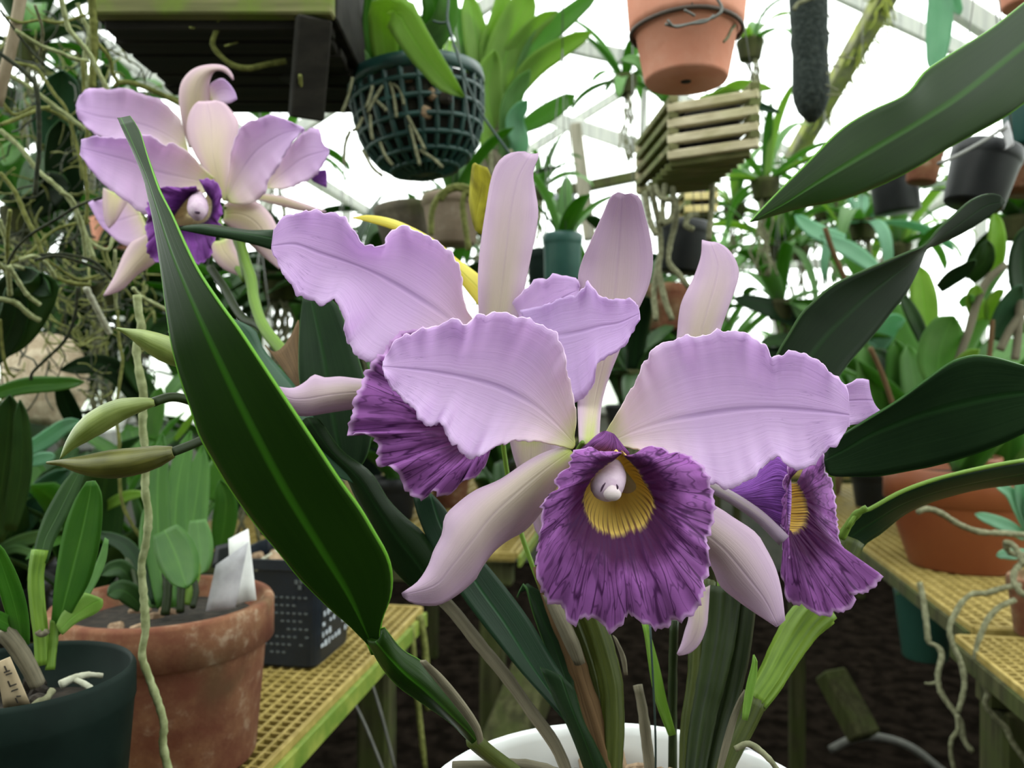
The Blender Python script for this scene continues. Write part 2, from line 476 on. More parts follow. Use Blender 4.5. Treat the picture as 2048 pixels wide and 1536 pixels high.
STEM_B = mat_leaf('dry_brown_sheath', (.035, .018, .006), (.15, .09, .04), .75, .05, (.3, .2, .1), streak=.95, spec=.15)
STEM_G = mat_leaf('grey_papery_sheath', (.06, .053, .034), (.18, .16, .11), .8, .05, (.3, .28, .2), streak=.95, spec=.15)
BUD = mat_leaf('pale_green_bud', (.10, .14, .018), (.26, .32, .09), .4, .08, streak=.6, spec=.4)
BUD_B = mat_leaf('brownish_green_bud', (.035, .036, .006), (.12, .12, .022), .4, .05, streak=.6, spec=.4)
R_PALE = mat_root('pale_root', (.17, .19, .08), (.30, .33, .17))
R_OLIVE = mat_root('olive_root', (.09, .10, .022), (.17, .18, .05))
R_DARK = mat_root('dark_root', (.012, .016, .008), (.035, .04, .018))
R_GREY = mat_root('grey_root', (.11, .11, .06), (.20, .20, .12))
R_WHITE = mat_root('white_root', (.30, .30, .22), (.42, .42, .33))
CLAY = mat_clay('weathered_terracotta', (.12, .040, .022), (.20, .095, .048), (.36, .27, .19), (.06, .06, .024), .85)
CLAY2 = mat_clay('clean_terracotta', (.62, .26, .175), (.66, .31, .22), (.66, .36, .27), None, .25)
PLAS_T = mat_plain('terracotta_plastic', (.19, .052, .017), (.21, .06, .02), 12, .45, .03)
BLACKP = mat_plain('black_plastic', (.007, .008, .009), (.011, .012, .013), 30, .45, .05, .3)
NAVYP = mat_plain('blue_black_plastic', (.007, .010, .014), (.012, .016, .022), 30, .35, .05)
DGREENP = mat_plain('dark_green_plastic', (.004, .009, .007), (.006, .013, .010), 30, .6, .05, .08)
BASKETP = mat_plain('green_basket_plastic', (.006, .030, .026), (.010, .050, .042), 40, .4, .05)
WHITEP = mat_plain('white_plastic', (.78, .80, .80), (.74, .76, .75), 10, .35, .02)
TAGW = mat_plain('white_tag', (.80, .80, .78), (.70, .70, .68), 60, .6, .05)
TAGG = mat_plain('grey_tag', (.34, .33, .35), (.44, .43, .45), 60, .6, .05)
TAGB = mat_plain('beige_tag', (.40, .31, .19), (.46, .36, .23), 60, .7, .05)
INK = mat_plain('black_ink', (.05, .04, .03), None, 60, .8, 0)
PRINT = mat_plain('white_print', (.40, .44, .48), None, 60, .6, 0)
PRINT_D = mat_plain('faded_print', (.07, .08, .08), None, 60, .6, 0)
BARK = mat_plain('bark_chips', (.13, .075, .04), (.34, .24, .15), 70, .85, .5)
SOIL = mat_plain('dark_potting_mix', (.010, .008, .005), (.03, .022, .015), 120, .95, .8)
MOSSW = mat_wood('mossy_board', (.10, .10, .04), (.19, .18, .08), (.11, .16, .02), .85)
DARKW = mat_wood('dark_damp_wood', (.007, .006, .004), (.016, .014, .010), None)
SLATW = mat_wood('weathered_slat', (.42, .37, .24), (.62, .56, .40), (.33, .33, .15), .4)
SLATD = mat_wood('mossy_slat', (.10, .10, .04), (.20, .19, .09), (.09, .12, .03), .6)
OLIVEW = mat_wood('olive_timber', (.028, .029, .010), (.07, .07, .028), (.045, .06, .012), .6, axis=2)
FRAMEW = mat_wood('greenhouse_frame', (.30, .31, .29), (.42, .42, .38), None, axis=2)
FRAMEM = mat_wood('mossy_rafter', (.15, .15, .09), (.24, .23, .15), (.32, .36, .06), .6, axis=2)
GRATE = mat_plain('yellowed_grating', (.24, .175, .04), (.36, .27, .08), 60, .55, .2)
EDGE = mat_plain('algae_green_edge', (.10, .17, .015), (.22, .26, .04), 30, .6, .3)
WIRE = mat_plain('grey_wire', (.12, .12, .11), None, 40, .45, 0, .5, .6)
WIRE_D = mat_plain('dark_wire', (.025, .05, .045), None, 40, .45, 0)
FERN = mat_plain('tree_fern_fibre', (.010, .016, .014), (.032, .042, .036), 150, .95, .9, dist=.006)
MOSS = mat_plain('moss', (.12, .16, .02), (.30, .32, .05), 90, .95, .8)
DIRT = mat_plain('dark_dirt_floor', (.005, .004, .003), (.016, .012, .009), 14, 1.0, .6, .0, dist=.02)
WALLM = mat_plain('block_wall', (.10, .11, .09), (.16, .16, .13), 6, .9, .2)
BURLAP = mat_plain('pale_cork_slab', (.30, .23, .15), (.46, .38, .27), 60, .95, .8, dist=.005)
HOSE = mat_plain('grey_hose', (.10, .10, .09), (.14, .14, .12), 60, .5, .1)

def glass_mat():
    t = NT('greenhouse_glazing')
    tr = t.n('ShaderNodeBsdfTransparent'); tr.inputs[0].default_value = (.94, .97, .95, 1)
    gl = t.n('ShaderNodeBsdfGlossy'); gl.inputs['Roughness'].default_value = .25
    mx = t.n('ShaderNodeMixShader'); mx.inputs[0].default_value = .05
    t.t.links.new(tr.outputs[0], mx.inputs[1]); t.t.links.new(gl.outputs[0], mx.inputs[2]); t.t.links.new(mx.outputs[0], t.out.inputs[0])
    return t.m
GLASS = glass_mat()

# ------------------------------------------------------------------ greenhouse shell (aisle runs 9.3 degrees off the view)
YAW = math.radians(9.3)
AU = np.array([math.sin(YAW), math.cos(YAW), 0.0])          # along the aisle
AW = np.array([math.cos(YAW), -math.sin(YAW), 0.0])         # across, to the right
UPZ = np.array([0, 0, 1.0])
def A(s, w, z):
    return AU * s + AW * w + UPZ * z
RA = Matrix.Rotation(-YAW, 3, 'Z')                           # local x = across, y = along

def quadbox(name, s0, s1, w0, w1, z0, z1, mat, kind=True, parent=None):
    o = MB().box(A((s0 + s1) / 2, (w0 + w1) / 2, (z0 + z1) / 2), w1 - w0, s1 - s0, z1 - z0, RA, .004).build(name, mat, parent, smooth=False)
    if kind: struct(o)
    return o

S0, S1, W0, W1, EAVE, RIDGE, WR = -1.6, 5.6, -1.75, 1.75, 2.35, 3.35, 0.0
quadbox('floor', S0, S1, W0, W1, -.06, 0.0, DIRT)
quadbox('wall_left', S0, S1, W0 - .1, W0, -.06, 1.05, WALLM)
quadbox('wall_right', S0, S1, W1, W1 + .1, -.06, 1.05, WALLM)
quadbox('wall_back', S1, S1 + .1, W0, W1, -.06, 1.05, WALLM)
quadbox('wall_front_light_block', S0 - .1, S0, W0 - .1, W1 + .1, -.06, 3.3, WALLM)  # unseen wall behind the camera, raised solid to the ridge to cut light

trim_n = [0]
def trim(a, b, w, h, mat=FRAMEW, up=(0, 0, 1)):
    trim_n[0] += 1
    return struct(MB().bar(a, b, w, h, up).build('trim_%d' % trim_n[0], mat, smooth=False))
win_n = [0]
def pane(pts):
    win_n[0] += 1
    n = np.cross(np.array(pts[1]) - np.array(pts[0]), np.array(pts[2]) - np.array(pts[0])); n /= np.linalg.norm(n)
    return struct(MB().poly(pts).build('window_%d' % win_n[0], GLASS, smooth=False))
bays = np.linspace(S0, S1, 8)
for k in range(len(bays) - 1):
    a, b = bays[k], bays[k + 1]
    for w in (W0, W1):
        pane([A(a, w, 1.05), A(b, w, 1.05), A(b, w, EAVE), A(a, w, EAVE)])
        pane([A(a, w, EAVE), A(b, w, EAVE), A(b, WR, RIDGE), A(a, WR, RIDGE)])
for k in range(len(bays)):
    s = bays[k]
    for w in (W0, W1):
        trim(A(s, w, 1.05), A(s, w, EAVE), .05, .05, FRAMEW)
        if k in (0, 7) or k % 2 == 1:
            trim(A(s, w, EAVE), A(s, WR, RIDGE), .035, .06, FRAMEW)
for w, z in ((W0, EAVE), (W1, EAVE), (WR, RIDGE), (W0, 1.07), (W1, 1.07)):
    trim(A(S0, w, z), A(S1, w, z), .06, .06, FRAMEW)
gw = np.linspace(W0, W1, 5)
for k in range(4):
    zt = [EAVE + (RIDGE - EAVE) * (1 - abs(w) / W1) for w in (gw[k], gw[k + 1])]
    pane([A(S1, gw[k], 1.05), A(S1, gw[k + 1], 1.05), A(S1, gw[k + 1], zt[1]), A(S1, gw[k], zt[0])])
    trim(A(S1, gw[k], 1.05), A(S1, gw[k], zt[0]), .05, .05, FRAMEW)
trim(A(S1, W0, 2.05), A(S1, W1, 2.05), .05, .06, FRAMEW)
trim(A(S1, W0, 1.07), A(S1, W1, 1.07), .06, .06, FRAMEW)
# frame pieces that show against the light
trim(P(1080, 228, 4.2), P(1275, 292, 3.7), .05, .07, FRAMEW)
trim(P(1150, 250, 3.6), P(1180, 480, 3.6), .075, .05, mat_wood('brown_post', (.16, .15, .11), (.24, .22, .17), None, axis=2))
trim(P(1115, 385, 4.0), P(1275, 352, 4.1), .07, .05, OLIVEW)
trim(P(1000, 62, 3.0), P(1265, 118, 2.8), .035, .05, FRAMEW)
trim(P(1880, -8, 2.4), P(2110, 140, 2.3), .05, .06, FRAMEW)
raf = trim(P(1790, -40, 2.1), P(1585, 320, 2.7), .055, .045, FRAMEM)
rs = np.random.RandomState(5)
for k in range(16):                                          # moss and dead fronds on the rafter
    t = rs.rand(); a = P(1790 - 205 * t, -40 + 360 * t, 2.08 + .6 * t)
    m = MB(); 
    for q in range(5):
        e = a + (rs.rand(3) - .5) * np.array([.12, .05, .12]) - np.array([0, 0, .03])
        c = np.linspace(0, 1, 6)[:, None] * (e - a) + a + (rs.rand(6, 3) - .5) * .012
        m.tube(c, np.linspace(.005, .0015, 6), 5)
    o = m.build('moss_tuft', MOSS, None); o['kind'] = 'stuff'
    tag(o, 'tuft of olive moss and dead fronds on the slanting roof rafter', 'moss', 'moss tufts on the rafter')

# ------------------------------------------------------------------ main plant: white pot and lilac flowers
PX, PY, PR, PZ = 0.053, 0.375, 0.100, CZ - .200
main = thing('potted_orchid', 'blooming orchid in the white pot, with three big lilac flowers and purple ruffled lips', 'potted orchid', (PX, PY, PZ - .19))
MB().lathe([(.0, -.19), (.068, -.19), (.074, -.185), (.092, -.03), (.094, -.022), (.100, -.02), (.102, -.012), (.102, -.003), (.100, 0), (.0965, -.001),
            (.0955, -.006), (.090, -.03), (.075, -.12), (0, -.125)], (PX, PY, PZ), 64).build('pot', WHITEP, main)
sub = MB()
rs = np.random.RandomState(3)
for k in range(110):
    a, r = rs.rand() * 6.28, .086 * math.sqrt(rs.rand())
    rot = Matrix.Rotation(rs.rand() * 3, 3, 'X') @ Matrix.Rotation(rs.rand() * 3, 3, 'Z')
    sz = .010 + .012 * rs.rand()
    MB().box((PX + r * math.cos(a), PY + r * math.sin(a), PZ - .014 - .012 * rs.rand()), sz * 1.4, sz, sz * .7, rot, .002).build('bark_chip', BARK, main, smooth=False)
MB().lathe([(0, -.024), (.0895, -.026)], (PX, PY, PZ), 32).build('potting_mix', SOIL, main)

def flower(name_label, base, d, stalk, parent=main, mat=STEM, r=5):
    f = root('flower', stalk, d, d, r, mat, parent, n=16, wob=.03, label=name_label)
    return f

# --- front flower
fa = flower('front lilac flower with wide purple lip', (1168, 885), .352, [(1165, 885, .352), (1150, 915, .372), (1150, 990, .40), (1165, 1120, .42), (1190, 1260, .425)])
zA = lambda *p: T(500, 400, 2.56, *p)
sheet('petal', zA((1650, 1225), (1670, 1140), (1662, 1040), (1640, 940), (1620, 850), (1600, 745), (1560, 682), (1480, 632), (1360, 592), (1300, 578), (1190, 583), (1150, 600), (1110, 640), (1080, 618), (1040, 612), (930, 650), (810, 685), (730, 738), (682, 835)),
      zA((1665, 1250), (1560, 1140), (1440, 1040), (1280, 955), (1100, 905), (930, 875), (800, 862), (678, 852)),
      zA((1650, 1275), (1520, 1245), (1420, 1232), (1320, 1240), (1240, 1272), (1180, 1308), (1130, 1325), (1080, 1287), (1040, 1250), (1000, 1190), (970, 1135), (920, 1165), (860, 1108), (830, 1060), (760, 1000), (700, 920), (682, 862)),
      .352, .325, LILAC, fa, nu=130, nv=27, dl=-.004, dr=-.006, bulge=.006, ruf=.0028, rn=5, jag=.0011, seed=1)
sheet('petal', [(1207, 870), (1225, 842), (1250, 800), (1275, 755), (1297, 710), (1320, 690), (1360, 675), (1400, 672), (1441, 662), (1475, 662), (1500, 672), (1530, 690), (1543, 715), (1560, 708), (1600, 704), (1630, 718), (1660, 742), (1685, 765), (1697, 785)],
      [(1207, 890), (1270, 862), (1340, 840), (1400, 828), (1470, 818), (1550, 815), (1640, 822), (1699, 830)],
      [(1214, 897), (1250, 893), (1300, 905), (1340, 915), (1365, 925), (1400, 955), (1425, 968), (1452, 977), (1480, 970), (1510, 950), (1540, 922), (1552, 912), (1572, 928), (1600, 940), (1625, 930), (1650, 905), (1680, 882), (1698, 850)],
      .352, .332, LILAC, fa, nu=130, nv=27, dl=-.003, dr=-.004, bulge=.007, ruf=.0026, rn=5, jag=.0011, seed=2)
sheet('sepal', [(1158, 885, .354), (1155, 800, .393), (1158, 720, .402), (1160, 640, .405), (1156, 560, .406), (1165, 520, .406), (1185, 475, .405), (1205, 430, .404), (1220, 395, .402), (1236, 384, .400)],
      [(1178, 888, .354), (1190, 800, .394), (1212, 700, .404), (1228, 600, .408), (1235, 520, .410), (1240, 450, .408), (1244, 386, .400)],
      [(1198, 880, .354), (1205, 800, .393), (1235, 710, .402), (1272, 630, .405), (1298, 570, .406), (1306, 520, .406), (1300, 470, .405), (1290, 430, .404), (1280, 396, .402), (1262, 386, .400), (1250, 389, .400)],
      .354, .40, SEPAL, fa, nu=40, nv=13, bulge=-.001, ruf=.0006, seed=3)
zL = lambda *p: T(700, 950, 2.6214, *p)
sheet('sepal', [(1130, 892), (1090, 905), (1052, 925), (1000, 960), (950, 982), (910, 1012), (890, 1035), (885, 1068), (868, 1102), (857, 1132), (835, 1165), (803, 1187)],
      [(1142, 902), (1095, 935), (1040, 980), (985, 1030), (945, 1080), (905, 1130), (870, 1170), (804, 1190)],
      [(1150, 912), (1118, 965), (1085, 1020), (1050, 1060), (1015, 1080), (985, 1105), (960, 1140), (953, 1155), (920, 1185), (885, 1206), (860, 1211), (825, 1206), (806, 1194)],
      .352, .322, SEPAL, fa, nu=36, nv=13, bulge=-.006, dl=.006, dr=.010, ruf=.0005, seed=4)
sheet('sepal', [(1230, 920), (1300, 950), (1425, 1010), (1465, 1035), (1510, 1065), (1530, 1095), (1550, 1135), (1562, 1180), (1570, 1240)],
      [(1220, 925), (1290, 985), (1400, 1060), (1450, 1100), (1500, 1160), (1530, 1200), (1556, 1252)],
      [(1205, 930), (1260, 1010), (1360, 1090), (1418, 1125), (1440, 1170), (1475, 1200), (1510, 1225), (1552, 1252)],
      .358, .345, SEPAL, fa, nu=30, nv=13, bulge=-.005, dl=.005, dr=.008, ruf=.0004, seed=5)

def lip(name, parent, base_c, base_r, d_base, ring, d_ring, outline, d_out, mat, nv=150, ruf=.003, rn=8, bulge=-.005, seed=0, jag=.0009, uring=.36, extra=None, d_mid=0.0):
    R_ = curve(ring, d_ring[0], d_ring[1], nv); O_ = curve(outline, d_out[0], d_out[1], nv)
    bc = P(base_c[0], base_c[1], d_base)
    eye = np.array([0, 0, CZ])
    v = np.linspace(0, 1, nv)
    O_ = O_ + (O_ - eye) / np.linalg.norm(O_ - eye, axis=1)[:, None] * (d_mid * np.sin(math.pi * v))[:, None]
    rc = R_.mean(axis=0)
    k = base_r * d_base / F / np.linalg.norm(R_ - rc, axis=1).mean()
    B_ = bc + (R_ - rc) * k
    rows, us = [], []
    for s in np.linspace(0, 1, 10)[:-1]:
        rows.append(B_ * (1 - s) + R_ * s + (R_ - rc) * .25 * math.sin(math.pi * s)); us.append(s * uring)
    wv = wave(v, rn, seed); jg = wave(v, rn * 5, seed + 3) + .6 * wave(v, rn * 11, seed + 4)
    rd = (O_ - R_); rl = np.linalg.norm(rd, axis=1)[:, None]; rd = rd / (rl + 1e-6)
    small = np.minimum(1, rl / .012)
    ra = (O_ - eye) / np.linalg.norm(O_ - eye, axis=1)[:, None]
    for s in np.linspace(0, 1, 26):
        p = R_ * (1 - s) + O_ * s
        p = p + ra * (bulge * math.sin(math.pi * s) * small + (ruf * s ** 2.5 * wv)[:, None] * small)
        p = p + rd * (jag * s ** 6 * jg)[:, None] * small
        rows.append(p); us.append(uring + (1 - uring) * s)
    g = np.array(rows)
    m = MB().grid(g, uv=[[(us[i], v[j]) for j in range(nv)] for i in range(len(rows))])
    if extra:
        for q, u0, u1 in extra:
            nu, nvq = q.shape[:2]
            m.grid(q, uv=[[(u0 + (u1 - u0) * i / (nu - 1), j / (nvq - 1)) for j in range(nvq)] for i in range(nu)])
    return m.build(name, mat, parent, thick=.0006, label='ruffled purple lip with yellow throat')

zP = lambda *p: T(1000, 800, 3.072, *p)
hood = sheet_pts(zP((480, 330), (510, 290), (525, 282), (590, 222), (640, 188)), zP((500, 360), (560, 320), (620, 270), (660, 240), (668, 196)), zP((620, 400), (700, 340), (800, 335), (765, 292), (700, 208)), .356, .346, nu=16, nv=11, bulge=-.006)
lip('lip', fa, (1222, 955), 16, .362,
    zP((735, 335), (700, 365), (600, 440), (545, 515), (520, 560), (513, 640), (545, 735), (600, 795), (660, 825), (725, 838), (800, 810), (890, 775), (935, 690), (945, 610), (885, 500), (840, 420), (765, 342)), (.330, .336),
    zP((748, 325), (680, 318), (640, 322), (600, 315), (560, 292), (520, 298), (440, 330), (432, 400), (385, 440), (338, 490), (362, 545), (300, 582), (262, 650), (255, 770), (240, 830), (232, 920), (218, 1000), (238, 1120), (285, 1225), (330, 1258), (368, 1246), (400, 1300), (420, 1370), (460, 1384), (500, 1340), (570, 1345), (640, 1380), (668, 1425), (740, 1392), (780, 1325), (805, 1312), (850, 1352), (920, 1392), (970, 1410), (1030, 1390), (1065, 1348), (1110, 1362), (1150, 1340), (1205, 1290), (1240, 1220), (1258, 1170), (1250, 1110), (1280, 1060), (1290, 980), (1276, 900), (1268, 850), (1302, 790), (1314, 700), (1312, 600), (1290, 500), (1258, 430), (1190, 362), (1110, 325), (1050, 328), (1020, 310), (960, 284), (890, 295), (835, 332), (780, 345)), (.332, .338),
    LIP, nv=190, ruf=.0028, rn=9, bulge=-.006, seed=21, extra=[(hood, .75, .94)], d_mid=-.006)
# column with anther cap
c = curve(zP((705, 385, .350), (690, 430, .343), (672, 480, .337), (658, 525, .3325), (652, 565, .332), (655, 590, .334)), .35, .33, 16)
MB().tube(c, np.array([12, 17, 21, 25, 28, 31, 33, 34, 35, 35, 35, 34, 33, 31, 27, 19]) * .333 / F, 20, squash=.7).build('column', COLUMN, fa)
c = curve(zP((690, 525, .3285), (690, 555, .3262), (690, 585, .3255), (690, 614, .3275)), .325, .325, 10)
MB().tube(c, np.array([4, 8, 11, 14, 17, 18, 18, 16, 12, 5]) * .327 / F, 14, squash=.6).build('anther_cap', ANTHER, fa)
for q in (((648, 508), (630, 535), (618, 566)), ((716, 518), (722, 534), (721, 550))):
    MB().tube(curve(zP(*q), .3232, .3232, 6), np.array([.8, 1.6, 2.2, 2.2, 1.8, .6]) * .33 / F, 6).build('column_slit', DARKSPOT, fa)

# --- left back flower
fb = flower('left lilac flower behind the front one', (1000, 700), .41, [(1000, 720, .415), (1000, 800, .43), (1010, 920, .44), (1040, 1060, .44), (1110, 1250, .43)])
sheet('sepal', [(960, 700), (957, 600), (957, 540), (963, 480), (972, 420), (980, 370), (990, 335), (1005, 315), (1025, 305), (1050, 303)],
      [(985, 705), (1000, 600), (1012, 500), (1022, 420), (1035, 360), (1062, 308)],
      [(1020, 700), (1040, 620), (1050, 570), (1060, 520), (1072, 460), (1076, 420), (1070, 380), (1066, 345), (1076, 318), (1078, 306)],
      .41, .43, SEPAL, fb, nu=32, nv=13, bulge=-.007, ruf=.0008, seed=6)
sheet('petal', [(965, 700), (945, 640), (932, 620), (925, 590), (921, 540), (912, 520), (895, 500), (880, 485), (850, 472), (832, 460), (803, 453), (775, 470), (769, 492), (740, 490), (722, 486), (712, 470), (703, 452), (690, 437), (672, 428), (640, 422), (600, 424), (570, 433), (548, 455)],
      [(985, 720), (900, 640), (830, 590), (760, 550), (700, 525), (640, 505), (590, 488), (543, 492)],
      [(960, 745), (880, 740), (800, 735), (735, 725), (710, 705), (697, 690), (690, 660), (685, 625), (668, 600), (650, 608), (630, 605), (600, 592), (585, 575), (570, 552), (556, 530), (545, 500)],
      .412, .385, LILAC, fb, nu=130, nv=25, dl=-.006, dr=-.004, bulge=.007, ruf=.0026, rn=4, jag=.0013, seed=7)
# right petal, its tip folded forward
sheet('petal', [(985, 690), (1020, 610), (1040, 590), (1060, 570), (1078, 555), (1092, 560), (1103, 548), (1120, 550), (1140, 553), (1153, 558), (1160, 572)],
      [(1000, 720), (1040, 660), (1080, 625), (1110, 605), (1135, 590), (1158, 580)],
      [(1010, 760), (1060, 720), (1100, 690), (1140, 650), (1150, 620), (1158, 590)],
      .414, .404, LILAC, fb, nu=30, nv=15, bulge=.004, ruf=.0015, rn=4, jag=.0008, seed=8)
sheet('petal_fold', [(1040, 620), (1090, 610), (1122, 596), (1150, 590), (1168, 575), (1174, 562), (1185, 575), (1205, 595), (1240, 598), (1262, 598), (1276, 612)],
      [(1060, 680), (1110, 672), (1160, 662), (1200, 652), (1240, 645), (1279, 628)],
      [(1075, 740), (1110, 770), (1140, 800), (1152, 805), (1172, 790), (1188, 765), (1190, 742), (1198, 724), (1235, 702), (1250, 690), (1262, 670), (1279, 640)],
      .400, .368, LILAC_F, fb, nu=60, nv=19, bulge=.005, dl=.003, dr=-.002, ruf=.0018, rn=4, jag=.0008, seed=9)
sheet('sepal', [(790, 760), (728, 759), (680, 754), (650, 756), (628, 750), (610, 765), (585, 777), (548, 772)],
      [(790, 790), (720, 785), (660, 790), (610, 798), (575, 795), (546, 774)],
      [(790, 815), (728, 815), (690, 820), (650, 826), (612, 832), (585, 826), (565, 810), (549, 785)],
      .42, .395, SEPAL, fb, nu=26, nv=11, bulge=-.005, dl=.006, ruf=.0005, seed=10)
sheet('sepal', [(1015, 860), (1025, 905), (1040, 950), (1055, 1000), (1070, 1060)], [(1060, 870), (1060, 920), (1066, 980), (1078, 1040), (1090, 1090)], [(1110, 860), (1120, 900), (1110, 960), (1100, 1030), (1094, 1095)],
      .425, .42, SEPAL, fb, nu=22, nv=9, bulge=-.004, seed=11)
lip('lip', fb, (960, 825), 14, .418,
    [(925, 770), (912, 790), (902, 815), (902, 840), (912, 862), (930, 875), (955, 878), (978, 868), (990, 845), (985, 815), (965, 785)], (.40, .405),
    zA((1000, 690), (900, 655), (806, 668), (770, 680), (735, 705), (700, 742), (690, 780), (645, 805), (610, 858), (585, 885), (582, 915), (560, 960), (540, 1010), (528, 1040), (524, 1085), (508, 1150), (498, 1205), (560, 1192), (620, 1210), (652, 1250), (652, 1310), (655, 1368), (712, 1360), (752, 1400), (785, 1455), (820, 1512), (890, 1530), (930, 1490), (970, 1512), (1030, 1500), (1090, 1440), (1150, 1422), (1202, 1360), (1230, 1285), (1300, 1200), (1250, 1000), (1100, 800)), (.393, .398),
    LIP, nv=150, ruf=.0030, rn=9, bulge=-.006, seed=31, d_mid=-.004)

# --- right back flower, turned to the right
fc = flower('right lilac flower turned sideways with a purple lip', (1400, 870), .40, [(1400, 860, .405), (1400, 930, .425), (1395, 1040, .44), (1385, 1180, .44), (1380, 1350, .435)])
sheet('sepal', [(1345, 740), (1353, 680), (1358, 630), (1365, 600), (1385, 560), (1395, 535), (1402, 510), (1404, 480)],
      [(1395, 745), (1400, 680), (1415, 620), (1430, 570), (1435, 530), (1420, 484)],
      [(1430, 740), (1440, 665), (1455, 620), (1468, 585), (1477, 555), (1475, 530), (1462, 505), (1445, 490), (1428, 484)],
      .405, .425, SEPAL, fc, nu=28, nv=13, bulge=-.006, dr=-.004, ruf=.0005, seed=12)
sheet('petal', [(1420, 800), (1500, 760), (1580, 750), (1650, 760), (1692, 770), (1716, 757), (1738, 760)], [(1420, 850), (1500, 830), (1590, 810), (1660, 805), (1710, 800), (1746, 800)], [(1430, 900), (1500, 900), (1580, 880), (1650, 865), (1700, 850), (1730, 845), (1762, 822)],
      .405, .395, LILAC, fc, nu=28, nv=13, bulge=.008, ruf=.0012, seed=13)
zC = lambda *p: T(1400, 880, 4.0425, *p)
tube_c = sheet_pts(zC((150, 400), (260, 370), (380, 320), (480, 230), (555, 155), (600, 122), (650, 135), (715, 215)), zC((170, 430), (300, 440), (420, 430), (540, 400), (640, 390), (740, 420)), zC((180, 450), (320, 520), (450, 590), (560, 660), (650, 720), (720, 760)), .412, .392, nu=20, nv=11, bulge=-.006)
lip('lip', fc, (1530, 1020), 10, .41,
    zC((735, 300), (712, 380), (702, 470), (700, 560), (700, 640), (715, 720), (770, 745), (840, 690), (870, 600), (860, 510), (830, 430), (780, 350)), (.392, .398),
    zC((845, 190), (780, 205), (705, 212), (712, 260), (668, 335), (678, 390), (702, 440), (655, 495), (690, 560), (658, 610), (688, 650), (652, 690), (690, 740), (690, 800), (668, 890), (728, 940), (700, 990), (655, 1080), (690, 1180), (690, 1260), (740, 1322), (800, 1330), (870, 1360), (910, 1392), (1030, 1428), (1100, 1390), (1170, 1385), (1250, 1325), (1258, 1280), (1205, 1240), (1260, 1248), (1350, 1232), (1400, 1190), (1460, 1130), (1468, 1088), (1400, 1080), (1290, 1030), (1240, 960), (1200, 945), (1165, 880), (1130, 830), (1112, 700), (1092, 500), (1072, 380), (1062, 310), (1012, 270), (1012, 160), (985, 105), (900, 170), (860, 188)), (.386, .41),
    LIP, nv=170, ruf=.0022, rn=8, bulge=-.003, seed=41, extra=None)
MB().grid(tube_c).build('lip_tube', LIP_OUT, fc, thick=.0006, label='rolled outside of the purple lip')
root('sepal', [(1405, 965), (1430, 978), (1470, 1000), (1520, 1035), (1568, 1082)], .40, .385, 17, SEPAL3, fc, n=18, wob=.02, r1=20, seed=2, squash=.7, label='rolled greyish sepal seen edge on')
sheet('sepal', [(1368, 1180), (1378, 1230), (1370, 1262), (1362, 1290), (1354, 1307)], [(1395, 1180), (1398, 1235), (1388, 1275), (1370, 1298), (1355, 1309)], [(1420, 1170), (1415, 1230), (1413, 1250), (1400, 1285), (1380, 1305), (1358, 1311)],
      .40, .39, SEPAL, fc, nu=18, nv=9, bulge=-.004, seed=14)

# --- left background inflorescence of the same plant
fd = flower('pale lilac flower further back with magenta lip', (450, 410), .60, [(452, 412, .61), (465, 450, .62), (480, 500, .62), (492, 560, .61)], r=7)
zD = lambda *p: T(130, 110, 3.011, *p)
sheet('sepal', zD((955, 880), (870, 740), (785, 600), (742, 500), (735, 420), (750, 350), (780, 300), (805, 280)), zD((965, 880), (920, 740), (890, 600), (880, 480), (872, 380), (850, 280)), zD((980, 880), (1000, 700), (1015, 570), (1045, 440), (1040, 390), (1010, 345), (960, 290), (905, 274)),
      .60, .63, SEPAL2, fd, nu=28, nv=11, bulge=-.010, seed=15)
sheet('petal', zD((900, 740), (830, 680), (750, 590), (640, 530), (600, 548), (540, 500), (470, 480), (400, 500), (300, 500), (170, 490), (98, 512)), zD((880, 770), (740, 745), (560, 700), (400, 640), (250, 600), (95, 560)), zD((900, 800), (790, 850), (660, 900), (530, 960), (450, 945), (370, 880), (260, 800), (180, 720), (120, 640), (90, 600)),
      .60, .56, LILAC2, fd, nu=40, nv=17, bulge=.01, dl=-.006, ruf=.003, rn=4, jag=.0009, seed=16)
sheet('petal', zD((970, 860), (985, 700), (1010, 550), (1060, 430), (1110, 400), (1190, 382), (1200, 362), (1260, 362), (1330, 390), (1435, 438)), zD((980, 870), (1040, 740), (1130, 600), (1230, 520), (1330, 470), (1440, 445)), zD((990, 890), (1080, 905), (1150, 880), (1210, 822), (1222, 760), (1280, 680), (1330, 590), (1380, 510), (1445, 450)),
      .60, .57, LILAC2, fd, nu=36, nv=17, bulge=.01, ruf=.003, rn=4, jag=.0009, seed=17)
sheet('sepal', zD((520, 1030), (490, 1080), (400, 1130), (350, 1210), (300, 1330), (232, 1448)), zD((570, 1060), (500, 1180), (420, 1270), (340, 1360), (234, 1450)), zD((640, 1180), (560, 1240), (430, 1330), (340, 1415), (237, 1452)),
      .61, .585, SEPAL2, fd, nu=24, nv=9, bulge=-.006, seed=18)
sheet('sepal', zD((960, 900), (1010, 880), (1140, 880), (1220, 940), (1270, 1020), (1300, 1120), (1310, 1260)), zD((960, 960), (1060, 960), (1150, 1010), (1220, 1110), (1300, 1270)), zD((950, 1000), (1020, 1060), (1090, 1120), (1180, 1200), (1290, 1290)),
      .61, .58, SEPAL2, fd, nu=24, nv=9, bulge=-.006, seed=19)
